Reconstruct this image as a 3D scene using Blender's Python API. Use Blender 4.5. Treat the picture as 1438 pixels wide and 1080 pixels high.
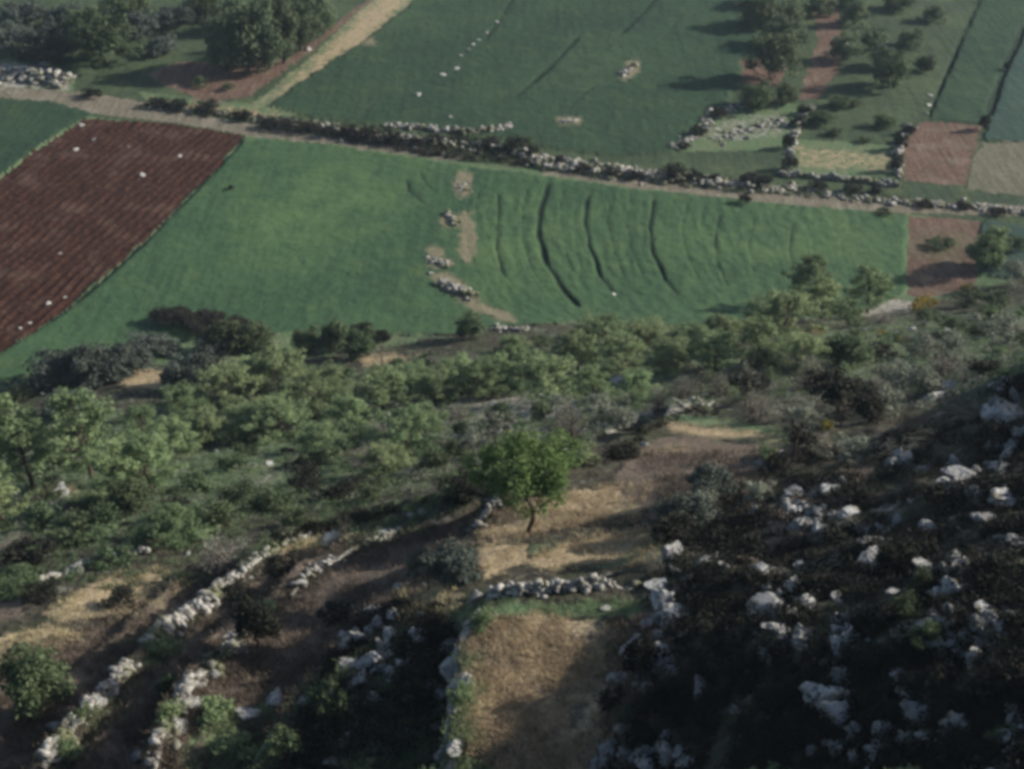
import bpy, math, random
import numpy as np
from mathutils import Vector

C = bpy.context.scene
for o in list(bpy.data.objects): bpy.data.objects.remove(o)
R = math.radians
random.seed(7); rng = np.random.default_rng(7)

# ------------------------------------------------------------------ camera
CAMZ, PITCH, FPX, W0, H0 = 75.0, R(33.0), 1975.0, 1438.0, 1080.0
cam = bpy.data.objects.new('camera', bpy.data.cameras.new('camera')); C.collection.objects.link(cam)
cam.location = (0, 0, CAMZ); cam.rotation_euler = (R(90) - PITCH, 0, 0)
cam.data.sensor_width = 36; cam.data.lens = 36 * FPX / W0
cam.data.clip_start = 0.5; cam.data.clip_end = 9000
C.camera = cam
C.render.resolution_x, C.render.resolution_y = 1024, 769

# ------------------------------------------------------------------ light
SUN_EL, SUN_AZ = R(25), R(12)        # azimuth measured from +x (right of the frame) towards +y (away)
sd = Vector((math.cos(SUN_EL) * math.cos(SUN_AZ), math.cos(SUN_EL) * math.sin(SUN_AZ), math.sin(SUN_EL)))
w = bpy.data.worlds.new('World'); C.world = w; w.use_nodes = True
nt = w.node_tree; bg = nt.nodes['Background']
sky = nt.nodes.new('ShaderNodeTexSky'); sky.sky_type = 'NISHITA'; sky.sun_disc = False
sky.sun_elevation = SUN_EL; sky.sun_rotation = math.pi / 2 - SUN_AZ; sky.air_density = 1.0; sky.dust_density = 1.5
nt.links.new(sky.outputs[0], bg.inputs[0]); bg.inputs[1].default_value = 0.09
sl = bpy.data.lights.new('sun', 'SUN'); sl.energy = 5.0; sl.angle = R(0.6); sl.color = (1.0, 0.94, 0.84)
so = bpy.data.objects.new('sun', sl); C.collection.objects.link(so)
so.rotation_euler = sd.to_track_quat('Z', 'Y').to_euler(); so.location = (60, 40, 120)
C.view_settings.view_transform = 'Standard'; C.view_settings.look = 'None'
C.view_settings.exposure = 0.5; C.view_settings.gamma = 1.0
C.render.engine = 'CYCLES'
C.cycles.max_bounces = 4; C.cycles.diffuse_bounces = 2; C.cycles.glossy_bounces = 1; C.cycles.transmission_bounces = 2
C.cycles.transparent_max_bounces = 4; C.cycles.volume_bounces = 0
C.cycles.pixel_filter_type = 'BLACKMAN_HARRIS'; C.cycles.filter_width = 3.8   # the photograph comes from a soft lens
C.cycles.use_denoising = True

# ------------------------------------------------------------------ helpers: projection and noise
cp, sp = math.cos(PITCH), math.sin(PITCH)
def ray(px, py):
    a = (np.asarray(px, float) - W0 / 2) / FPX; b = -(np.asarray(py, float) - H0 / 2) / FPX
    return np.stack([a, cp + b * sp, -sp + b * cp], -1)
def P(px, py, z=0.0):
    d = ray(px, py); t = (np.asarray(z, float) - CAMZ) / d[..., 2]
    return np.stack([d[..., 0] * t, d[..., 1] * t], -1)
def proj(x, y, z):
    dz = z - CAMZ; f = y * cp - dz * sp; u = y * sp + dz * cp
    f = np.where(f < 1, 1, f)
    return W0 / 2 + FPX * x / f, H0 / 2 - FPX * u / f
def h2(ix, iy, s):
    n = (ix * 374761393 + iy * 668265263 + s * 974634777) & 0x7fffffff
    n = ((n ^ (n >> 13)) * 1274126177) & 0x7fffffff
    return ((n ^ (n >> 16)) & 0xffff) / 65535.0
def vn(x, y, s=0):
    fx, fy = np.floor(x), np.floor(y); ix, iy = fx.astype(np.int64), fy.astype(np.int64)
    u, v = x - fx, y - fy; u = u * u * (3 - 2 * u); v = v * v * (3 - 2 * v)
    a, b, c, d = h2(ix, iy, s), h2(ix + 1, iy, s), h2(ix, iy + 1, s), h2(ix + 1, iy + 1, s)
    return (a + (b - a) * u) * (1 - v) + (c + (d - c) * u) * v
def fbm(x, y, s=0, o=4):
    r = 0; a = .5
    for k in range(o):
        r = r + a * vn(x * 2 ** k + 17.3 * k, y * 2 ** k - 9.1 * k, s + k); a *= .5
    return r / (1 - .5 ** o) - .5
def sstep(a, b, x):
    t = np.clip((x - a) / (b - a), 0, 1); return t * t * (3 - 2 * t)
def inpoly(px, py, poly):
    poly = np.asarray(poly, float); r = np.zeros(px.shape, bool)
    lo, hi = poly.min(0), poly.max(0)
    m = (px >= lo[0]) & (px <= hi[0]) & (py >= lo[1]) & (py <= hi[1])
    x, y = px[m], py[m]; q = np.zeros(x.shape, bool); n = len(poly)
    for i in range(n):
        x1, y1 = poly[i]; x2, y2 = poly[(i + 1) % n]
        if y1 == y2: continue
        q ^= ((y1 > y) != (y2 > y)) & (x < (x2 - x1) * (y - y1) / (y2 - y1) + x1)
    r[m] = q; return r
def pdist(x, y, line):
    """distance to a polyline, sign (left of its direction = +), overshoot past its ends, arclength"""
    L = np.asarray(line, float); best = np.full(x.shape, 1e9); sg = np.ones(x.shape); ov = np.zeros(x.shape); al = np.zeros(x.shape)
    acc = 0
    for i in range(len(L) - 1):
        a, b = L[i], L[i + 1]; d = b - a; l = math.hypot(*d); d = d / l
        rx, ry = x - a[0], y - a[1]; t = rx * d[0] + ry * d[1]; tc = np.clip(t, 0, l)
        dd = np.hypot(rx - tc * d[0], ry - tc * d[1]); c = d[0] * ry - d[1] * rx
        m = dd < best; best = np.where(m, dd, best); sg = np.where(m, np.sign(c) + (c == 0), sg)
        o = np.abs(t - tc) * (((i == 0) & (t < 0)) | ((i == len(L) - 2) & (t > l)))
        ov = np.where(m, o, ov); al = np.where(m, acc + tc, al); acc += l
    return best, sg, ov, al, acc

# ------------------------------------------------------------------ the lie of the land
ROWS = {
 1080: [(0, 36), (360, 38.6), (640, 41.4), (700, 42), (850, 42.5), (950, 44.1), (1200, 47.7), (1438, 50.4)],
 960:  [(0, 33.5), (360, 37.2), (640, 41), (700, 41.8), (850, 42.2), (950, 44.4), (1200, 47.9), (1438, 50.5)],
 850:  [(0, 29), (300, 33), (500, 36.5), (700, 41.3), (850, 41.8), (950, 43.7), (1200, 47.1), (1438, 49.8)],
 770:  [(0, 22), (360, 30), (560, 34), (700, 38.4), (850, 38.9), (950, 40.6), (1200, 45), (1438, 48.2)],
 690:  [(0, 14), (360, 22), (560, 27), (720, 35.8), (860, 36.8), (950, 38.3), (1100, 41), (1200, 42.8), (1438, 46.6)],
 620:  [(0, 7), (360, 13), (700, 21), (860, 28), (950, 34.4), (1050, 35.6), (1200, 38.5), (1438, 43.6)],
 560:  [(0, 2), (360, 6), (700, 12), (950, 22), (1200, 31), (1438, 38.5)],
 500:  [(0, -1.5), (360, 0.6), (700, 5), (950, 10.5), (1200, 17.5), (1438, 25)],
 450:  [(0, -5), (360, -2.5), (700, -.3), (950, 1.5), (1200, 5), (1438, 11)],
 390:  [(0, -9), (700, -6), (1200, -3), (1438, 1.5)]}
cx, cz = [], []
for py, row in ROWS.items():
    for px, z in row:
        cx.append(P(px, py, max(z, 0) if py < 460 else z)); cz.append(z)
def prow(py, px, z): return P(px, py, z)
cx += [(60, 20), (60, 50), (75, 90), (110, 40), (60, -30), (0, 0), (-40, 0), (-60, 40), (-70, 80), (0, -60), (-120, -40), (200, 60), (110, 130), (0, 200), (-120, 150), (120, 220), (40, 52), (40, 32)]
cz += [56, 51, 31, 55, 60, 58, 46, 22, 0, 70, 40, 40, 15, -14, -14, -10, 53, 53]
cx = np.array([list(map(float, p)) for p in cx]); cz = np.array(cz, float)
def tps_fit(X, z, lam=2.0):
    n = len(X); r2 = ((X[:, None] - X[None]) ** 2).sum(-1); K = .5 * r2 * np.log(r2 + 1e-9) + lam * np.eye(n)
    Q = np.hstack([np.ones((n, 1)), X]); A = np.block([[K, Q], [Q.T, np.zeros((3, 3))]])
    s = np.linalg.solve(A, np.concatenate([z, np.zeros(3)])); return s
TP = tps_fit(cx, cz)
def tps(x, y):
    r = TP[-3] + TP[-2] * x + TP[-1] * y
    for i in range(len(cx)):
        r2 = (x - cx[i, 0]) ** 2 + (y - cx[i, 1]) ** 2
        r = r + TP[i] * .5 * r2 * np.log(r2 + 1e-9)
    return r
def base(x, y):
    rr = np.hypot(x, y); k = np.minimum(1, 260 / np.maximum(rr, 1)); xx, yy = x * k, y * k
    t = tps(xx, yy); t = np.clip(t, -40, 75)
    return np.where(t > 12, t, 1.2 * np.log1p(np.exp(np.minimum(t, 30) / 1.2)))
def march(px, py, f, t0=20, t1=420, dt=.8):
    d = ray(px, py); n = len(d); t = np.full(n, float(t0)); done = np.zeros(n, bool); lo = t.copy()
    while t0 < t1:
        t0 += dt; q = d * t0; z = CAMZ + q[:, 2]
        hit = (~done) & (z < f(q[:, 0], q[:, 1])); t[hit] = t0; lo[hit] = t0 - dt; done |= hit
        if done.all(): break
    hi = t.copy()
    for _ in range(12):
        m = (lo + hi) / 2; q = d * m[:, None]; u = CAMZ + q[:, 2] < f(q[:, 0], q[:, 1]); hi = np.where(u, m, hi); lo = np.where(u, lo, m)
    q = d * hi[:, None]; return np.stack([q[:, 0], q[:, 1], CAMZ + q[:, 2]], -1)
# terrace lips, pixel polylines with the HIGH side on the right-hand side of their direction (drawn from near to far)
LIPS = [
 dict(p=[(20, 1110), (140, 980), (225, 880), (300, 832), (392, 762), (480, 733), (620, 703), (690, 690)], A=.95, L=2.6),
 dict(p=[(190, 1110), (280, 940), (330, 893), (420, 812), (480, 773), (560, 745)], A=.9, L=2.4),
 dict(p=[(620, 1110), (632, 1000), (645, 930), (680, 850)], A=.85, L=2.2),
 dict(p=[(672, 842), (780, 828), (905, 826)], A=.45, L=1.8),
 dict(p=[(655, 748), (700, 695), (800, 668), (880, 630), (940, 584), (1010, 578)], A=1.15, L=2.2),
 dict(p=[(-30, 840), (100, 800), (170, 773), (270, 740), (340, 722)], A=.5, L=2.6),
 dict(p=[(440, 1000), (500, 920), (560, 870), (620, 845)], A=.5, L=1.4),
 dict(p=[(-20, 900), (60, 880), (130, 858)], A=.3, L=1.4),
 dict(p=[(700, 775), (780, 748), (900, 735)], A=.25, L=1.5),
 dict(p=[(330, 1110), (400, 1000), (470, 900), (560, 815), (640, 760)], A=.5, L=1.3),
 dict(p=[(90, 1110), (180, 1000), (260, 905), (330, 860)], A=.4, L=1.0),
 dict(p=[(-30, 1010), (60, 960), (150, 890), (250, 800), (330, 760)], A=.5, L=1.6),
]
for l in LIPS:
    q = np.array(l['p'], float); l['w'] = march(q[:, 0], q[:, 1], base)[:, :2]
FLAT = [[(655, 1100), (700, 850), (900, 835), (900, 960), (860, 1100)], [(665, 745), (850, 660), (960, 590), (1090, 610), (1000, 690), (930, 800), (680, 820)]]
def height(x, y):
    b = base(x, y); h = b.copy(); px, py = proj(x, y, b)
    hill = sstep(.6, 5, b)
    rough = sstep(880, 1150, px - (py - 800) * .1) * sstep(540, 640, py)
    flat = np.zeros(x.shape)
    for f in FLAT:
        q = np.array(f + [f[0]], float); m = (px > q[:, 0].min() - 60) & (px < q[:, 0].max() + 60) & (py > q[:, 1].min() - 60) & (py < q[:, 1].max() + 60)
        if not m.any(): continue
        ins = inpoly(px[m], py[m], f); d = pdist(px[m], py[m], q)[0]; v = flat[m]
        flat[m] = np.maximum(v, np.where(ins, .5 + .5 * sstep(0, 30, d), .5 - .5 * sstep(0, 30, d)))
    near = np.hypot(x, y) < 330
    n = hill * ((1.1 + .3 * rough) * fbm(x / 7, y / 7, 3, 3) + (.35 + 1.1 * rough) * fbm(x / 1.9, y / 1.9, 9, 4))
    h = h + np.where(near, n * (1 - .88 * flat), 0) + .25 * fbm(x / 22, y / 22, 21, 3) * (1 - hill)
    for k, l in enumerate(LIPS):
        W = l['w']; m = (x > W[:, 0].min() - 9) & (x < W[:, 0].max() + 9) & (y > W[:, 1].min() - 9) & (y < W[:, 1].max() + 9)
        if not m.any(): continue
        xm, ym = x[m], y[m]; jx = .5 * fbm(xm / 1.6, ym / 1.6, 40 + k, 3)
        d, sg, ov, al, tot = pdist(xm + jx, ym + jx, W)
        s = -sg * d; fade = np.exp(-(ov / .8) ** 2) * np.clip(np.minimum(al, tot - al) / 1.5, .1, 1)
        h[m] += l['A'] * (.75 + .9 * (vn(al * .5, al * 0, 60 + k))) * np.tanh(s / .13) * np.exp(-d / l['L']) * fade
    return h

ang = np.arange(-31.5, 31.51, .1); ext = []; a, st = 31.5, .15
while a < 180: st = min(st * 1.16, 6); a += st; ext.append(min(a, 180))
ang = R(1) * np.concatenate([-np.array(ext[::-1]), ang, np.array(ext)])
lr = np.concatenate([np.log(np.linspace(.5, 22, 30)), np.arange(math.log(22.6), math.log(310), .0033), np.log(np.geomspace(320, 3000, 26))])
RR, AA = np.meshgrid(np.exp(lr), ang, indexing='ij')
GX, GY = RR * np.sin(AA), RR * np.cos(AA)
GZ = height(GX.ravel(), GY.ravel()).reshape(GX.shape)
def hgt(x, y):
    x = np.asarray(x, float); y = np.asarray(y, float)
    i = np.interp(np.log(np.maximum(np.hypot(x, y), .5)), lr, np.arange(len(lr))); j = np.interp(np.arctan2(x, y), ang, np.arange(len(ang)))
    i0 = np.minimum(i.astype(int), len(lr) - 2); j0 = np.minimum(j.astype(int), len(ang) - 2); u, v = i - i0, j - j0
    return (GZ[i0, j0] * (1 - v) + GZ[i0, j0 + 1] * v) * (1 - u) + (GZ[i0 + 1, j0] * (1 - v) + GZ[i0 + 1, j0 + 1] * v) * u
def hit(pts, z=None):
    q = np.array(pts, float).reshape(-1, 2); return march(q[:, 0], q[:, 1], hgt, dt=.5)
#STAGE
def mesh(name, V, F, mat=None, smooth=False, parent=None, attr=None, sizes=None):
    me = bpy.data.meshes.new(name); V = np.asarray(V, np.float32); F = np.asarray(F, np.int32)
    if sizes is None: sizes = np.full(len(F), F.shape[1], np.int32)
    F = F.ravel(); me.vertices.add(len(V)); me.vertices.foreach_set('co', V.ravel())
    me.loops.add(len(F)); me.loops.foreach_set('vertex_index', F)
    me.polygons.add(len(sizes)); st = np.concatenate([[0], np.cumsum(sizes)[:-1]]).astype(np.int32)
    me.polygons.foreach_set('loop_start', st); me.polygons.foreach_set('loop_total', sizes)
    if smooth: me.polygons.foreach_set('use_smooth', np.ones(len(sizes), bool))
    me.update(calc_edges=True)
    if attr is not None:
        c = me.color_attributes.new('mask', 'FLOAT_COLOR', 'POINT'); c.data.foreach_set('color', np.asarray(attr, np.float32).ravel())
    if mat: me.materials.append(mat)
    return me

# ------------------------------------------------------------------ materials
def lk(nt, a, b): nt.links.new(a, b)
class M:
    def __init__(s, name):
        s.m = bpy.data.materials.new(name); s.m.use_nodes = True; s.t = s.m.node_tree; s.b = s.t.nodes['Principled BSDF']
        s.b.inputs['Roughness'].default_value = .9; s.b.inputs['Specular IOR Level'].default_value = .15
        s.co = s.n('ShaderNodeTexCoord').outputs['Object']
    def n(s, k, **kw):
        x = s.t.nodes.new(k)
        for a, v in kw.items(): setattr(x, a, v)
        return x
    def noise(s, scale, detail=4, rough=.6, dist=0, co=None):
        x = s.n('ShaderNodeTexNoise'); x.inputs['Scale'].default_value = scale; x.inputs['Detail'].default_value = detail
        x.inputs['Roughness'].default_value = rough; x.inputs['Distortion'].default_value = dist; lk(s.t, co or s.co, x.inputs['Vector']); return x.outputs['Fac']
    def rampf(s, f, a, b):
        x = s.n('ShaderNodeMapRange'); x.interpolation_type = 'SMOOTHSTEP'; x.inputs[1].default_value = a; x.inputs[2].default_value = b; lk(s.t, f, x.inputs[0]); return x.outputs[0]
    def mix(s, f, a, b):
        x = s.n('ShaderNodeMix', data_type='RGBA')
        for sock, v in ((x.inputs[0], f), (x.inputs[6], a), (x.inputs[7], b)):
            if isinstance(v, tuple): sock.default_value = v + (1,)
            elif isinstance(v, (int, float)): sock.default_value = v
            else: lk(s.t, v, sock)
        return x.outputs[2]
    def math(s, op, a, b=0.0):
        x = s.n('ShaderNodeMath', operation=op)
        for sock, v in ((x.inputs[0], a), (x.inputs[1], b)):
            if isinstance(v, (int, float)): sock.default_value = v
            else: lk(s.t, v, sock)
        return x.outputs[0]
    def bump(s, h, dist, strength=1.0):
        x = s.n('ShaderNodeBump'); x.inputs['Distance'].default_value = dist; x.inputs['Strength'].default_value = strength
        lk(s.t, h, x.inputs['Height']); lk(s.t, x.outputs[0], s.b.inputs['Normal']); return s
    def col(s, c): lk(s.t, c, s.b.inputs['Base Color']); return s
    def chan(s):
        a = s.n('ShaderNodeAttribute', attribute_name='mask'); c = s.n('ShaderNodeSeparateColor'); lk(s.t, a.outputs['Color'], c.inputs[0])
        return c.outputs[0], c.outputs[1], c.outputs[2], a.outputs['Alpha']
    def stretched(s, scale, detail, ang, k):
        x = s.n('ShaderNodeMapping'); x.inputs['Rotation'].default_value = (0, 0, ang); x.inputs['Scale'].default_value = (1, k, 1); lk(s.t, s.co, x.inputs[0]); return s.noise(scale, detail, .6, co=x.outputs[0])
    def rnd(s): return s.n('ShaderNodeObjectInfo').outputs['Random']

FANG = math.atan2(*(P(0, 496) - P(344, 192))[::-1])
def ground_mat():
    m = M('hillside_ground'); r, g, b, a = m.chan()
    n1, n2, n3, n4 = m.noise(.35, 5), m.noise(2.2, 5, .65), m.noise(9, 3, .7), m.noise(.9, 4)
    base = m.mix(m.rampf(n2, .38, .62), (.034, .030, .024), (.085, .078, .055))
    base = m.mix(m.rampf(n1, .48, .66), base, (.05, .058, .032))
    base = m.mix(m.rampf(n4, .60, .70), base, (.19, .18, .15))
    green = m.mix(m.rampf(n2, .35, .65), (.08, .14, .065), (.13, .19, .095)); green = m.mix(m.rampf(n1, .45, .6), green, (.14, .175, .095))
    straw = m.mix(m.rampf(n3, .35, .65), (.25, .19, .115), (.52, .42, .27)); straw = m.mix(m.rampf(n2, .5, .66), straw, (.24, .185, .11))
    soil = m.mix(m.rampf(n3, .35, .65), (.105, .080, .064), (.205, .16, .125)); soil = m.mix(m.rampf(n2, .5, .68), soil, (.12, .105, .075))
    rock = m.mix(m.rampf(n3, .3, .7), (.27, .25, .21), (.50, .47, .42)); rock = m.mix(m.rampf(n2, .52, .62), rock, (.11, .10, .07))
    e = m.rampf(n2, .3, .7)
    def w(ch): return m.rampf(m.math('ADD', ch, m.math('ADD', m.math('MULTIPLY', m.math('SUBTRACT', n2, .5), 1.5), m.math('MULTIPLY', m.math('SUBTRACT', n4, .5), 1.2))), .38, .72)
    c = m.mix(w(g), base, green); c = m.mix(w(r), c, straw); c = m.mix(w(b), c, soil); c = m.mix(w(a), c, rock)
    m.col(c); m.bump(m.math('ADD', n2, m.math('MULTIPLY', n3, .35)), .35, .9); return m.m
def crop_mat(name, dark, light, dry, sc=.5):
    m = M(name); r, g, b, a = m.chan(); n1, n2, n3 = m.noise(.055, 4), m.noise(.8, 5, .7), m.noise(5, 3, .7)
    c = m.mix(m.rampf(n1, .35, .65), dark, light)
    c = m.mix(m.math('MULTIPLY', m.rampf(n2, .35, .75), .45), c, tuple(x * 1.35 for x in light)); c = m.mix(m.math('MULTIPLY', m.rampf(n3, .5, .8), .35), c, tuple(x * .5 for x in dark))
    n5, n6 = m.stretched(1.3, 3, -FANG, .06), m.noise(.22, 5, .7)
    c = m.mix(m.math('MULTIPLY', m.rampf(n5, .42, .66), .4), c, (dark[0] * .55, dark[1] * .6, dark[2] * .7)); c = m.mix(m.math('MULTIPLY', m.rampf(n6, .53, .68), .5), c, (light[0] * 1.5, light[1] * 1.22, light[2] * 1.05))
    c = m.mix(m.math('MULTIPLY', b, m.rampf(n6, .3, .6)), c, (light[0] * 1.55, light[1] * 1.38, light[2] * 1.25))
    c = m.mix(m.rampf(m.math('ADD', r, m.math('MULTIPLY', m.math('SUBTRACT', n2, .5), .8)), .35, .7), c, dry)
    c = m.mix(m.rampf(g, .02, .5), c, (.010, .024, .014))
    m.col(c); m.bump(m.math('ADD', n2, m.math('MULTIPLY', n3, .4)), .5, .8); return m.m
def soil_mat(name, dark, light, pale, stones=.66):
    m = M(name); r, g, b, a = m.chan(); n1, n2, n3 = m.noise(.25, 4), m.noise(1.6, 5, .7), m.noise(6, 3, .75)
    c = m.mix(m.rampf(n2, .35, .68), dark, light); c = m.mix(m.rampf(n3, stones, stones + .06), c, pale)
    c = m.mix(m.math('MULTIPLY', m.rampf(n1, .5, .65), .5), c, tuple((x + y) / 2 for x, y in zip(light, pale)))
    c = m.mix(m.math('MULTIPLY', m.rampf(m.stretched(1.6, 4, -FANG, .07), .42, .64), .55), c, tuple(x * .7 for x in dark)); c = m.mix(m.math('MULTIPLY', m.rampf(m.noise(.5, 5, .7), .54, .66), .45), c, (.085, .11, .055) if name != 'ploughed_red_earth' else dark)
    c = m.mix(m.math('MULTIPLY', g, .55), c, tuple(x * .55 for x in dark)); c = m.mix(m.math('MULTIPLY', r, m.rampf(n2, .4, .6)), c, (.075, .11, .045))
    m.col(c); m.bump(m.math('ADD', n2, m.math('MULTIPLY', n3, .5)), .4, .9); return m.m
def leaf_mat(name, a, b, c2, trans=.3):
    m = M(name); n1, n2 = m.noise(1.3, 2), m.noise(7, 2); rd = m.rnd()
    c = m.mix(m.rampf(n1, .36, .64), a, b); c = m.mix(m.math('MULTIPLY', m.rampf(n2, .45, .7), .6), c, c2)
    hs = m.n('ShaderNodeHueSaturation'); lk(m.t, c, hs.inputs['Color'])
    hs.inputs['Hue'].default_value = .5; v = m.n('ShaderNodeMapRange'); lk(m.t, rd, v.inputs[0]); v.inputs[3].default_value = .72; v.inputs[4].default_value = 1.28; lk(m.t, v.outputs[0], hs.inputs['Value'])
    h = m.n('ShaderNodeMapRange'); lk(m.t, m.math('FRACT', m.math('MULTIPLY', rd, 7.31)), h.inputs[0]); h.inputs[3].default_value = .478; h.inputs[4].default_value = .515; lk(m.t, h.outputs[0], hs.inputs['Hue'])
    lk(m.t, hs.outputs[0], m.b.inputs['Base Color']); m.b.inputs['Roughness'].default_value = .75
    tr = m.n('ShaderNodeBsdfTranslucent'); lk(m.t, hs.outputs[0], tr.inputs[0]); mx = m.n('ShaderNodeMixShader'); mx.inputs[0].default_value = trans
    lk(m.t, m.b.outputs[0], mx.inputs[1]); lk(m.t, tr.outputs[0], mx.inputs[2]); lk(m.t, mx.outputs[0], m.t.nodes['Material Output'].inputs[0]); return m.m
def plain_mat(name, a, b, sc=6, bp=.05):
    m = M(name); n = m.noise(sc, 5, .65); m.col(m.mix(m.rampf(n, .35, .65), a, b)); m.bump(n, bp); return m.m
def wall_mat():
    m = M('wall_stone'); n1, n2 = m.noise(.6, 4), m.noise(2.4, 5, .7)
    c = m.mix(m.rampf(n2, .35, .65), (.10, .095, .08), (.46, .44, .40)); c = m.mix(m.rampf(n1, .5, .62), c, (.13, .135, .075)); m.col(c); m.bump(n2, .1); return m.m
def rock_mat():
    m = M('limestone'); n1, n2, n3 = m.noise(.9, 4), m.noise(3.5, 6, .7), m.noise(14, 3, .7)
    c = m.mix(m.rampf(n2, .33, .62), (.42, .42, .41), (.80, .79, .76)); c = m.mix(m.rampf(n1, .52, .66), c, (.33, .29, .20)); c = m.mix(m.rampf(n3, .58, .70), c, (.20, .19, .16)); c = m.mix(m.rampf(m.noise(2.1, 5, .75), .56, .64), c, (.085, .08, .06))
    hs = m.n('ShaderNodeHueSaturation'); lk(m.t, c, hs.inputs['Color']); v = m.n('ShaderNodeMapRange'); lk(m.t, m.rnd(), v.inputs[0]); v.inputs[3].default_value = .7; v.inputs[4].default_value = 1.12; lk(m.t, v.outputs[0], hs.inputs['Value'])
    m.col(hs.outputs[0]); m.bump(m.math('ADD', n2, m.math('MULTIPLY', n3, .3)), .25); return m.m
MT = dict(
 ground=ground_mat(),
 wheat=crop_mat('green_wheat', (.040, .084, .042), (.060, .112, .050), (.20, .18, .115)),
 wheat2=crop_mat('dark_green_wheat', (.025, .052, .030), (.038, .073, .037), (.21, .19, .12)),
 meadow=crop_mat('meadow_grass', (.040, .062, .034), (.070, .098, .050), (.19, .17, .11)),
 blue=crop_mat('bluish_crop', (.034, .064, .050), (.042, .078, .060), (.15, .14, .10)),
 plough=soil_mat('ploughed_red_earth', (.026, .010, .006), (.115, .048, .030), (.25, .18, .14), .66),
 brown=soil_mat('stubble_earth', (.115, .068, .048), (.20, .13, .10), (.33, .27, .21), .6),
 drygrass=soil_mat('dry_grass_earth', (.13, .125, .085), (.21, .195, .14), (.28, .26, .20), .6),
 track=soil_mat('track_dust', (.16, .14, .10), (.27, .235, .18), (.42, .38, .31), .6),
 pine=leaf_mat('pine_needles', (.145, .205, .095), (.20, .262, .125), (.26, .31, .17)),
 hero=leaf_mat('broad_leaves', (.12, .22, .07), (.17, .285, .095), (.24, .34, .14), .35),
 olive=leaf_mat('olive_leaves', (.062, .078, .066), (.09, .108, .088), (.13, .145, .12), .2),
 shrub=leaf_mat('evergreen_leaves', (.065, .095, .048), (.095, .13, .065), (.14, .17, .09), .3),
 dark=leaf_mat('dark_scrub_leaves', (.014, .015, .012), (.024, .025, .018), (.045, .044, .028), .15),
 stub=leaf_mat('dead_stalks', (.14, .115, .085), (.21, .175, .13), (.30, .25, .18), .2),
 orchard=leaf_mat('orchard_leaves', (.085, .12, .065), (.12, .155, .085), (.16, .19, .11), .3),
 grey=leaf_mat('grey_leaves', (.16, .185, .14), (.21, .225, .175), (.26, .26, .21), .3),
 grass=leaf_mat('grass_blades', (.135, .195, .09), (.195, .255, .13), (.28, .31, .19), .4),
 straw=leaf_mat('dry_grass_blades', (.38, .31, .18), (.56, .47, .29), (.66, .58, .40), .3),
 yellow=leaf_mat('yellow_blossom', (.22, .17, .03), (.32, .25, .04), (.12, .14, .04), .3),
 bark=plain_mat('bark', (.045, .034, .026), (.10, .08, .062), 9, .04), twig=plain_mat('grey_twigs', (.12, .105, .09), (.22, .20, .175), 9, .02),
 rock=rock_mat(), wall=wall_mat())

# ------------------------------------------------------------------ objects
def link(name, me, parent=None, loc=None):
    o = bpy.data.objects.new(name, me); C.collection.objects.link(o)
    if parent: o.parent = parent
    if loc is not None: o.location = loc
    return o
def setp(o, label=None, cat=None, group=None, kind=None):
    for k, v in (('label', label), ('category', cat), ('group', group), ('kind', kind)):
        if v: o[k] = v
    return o

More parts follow.
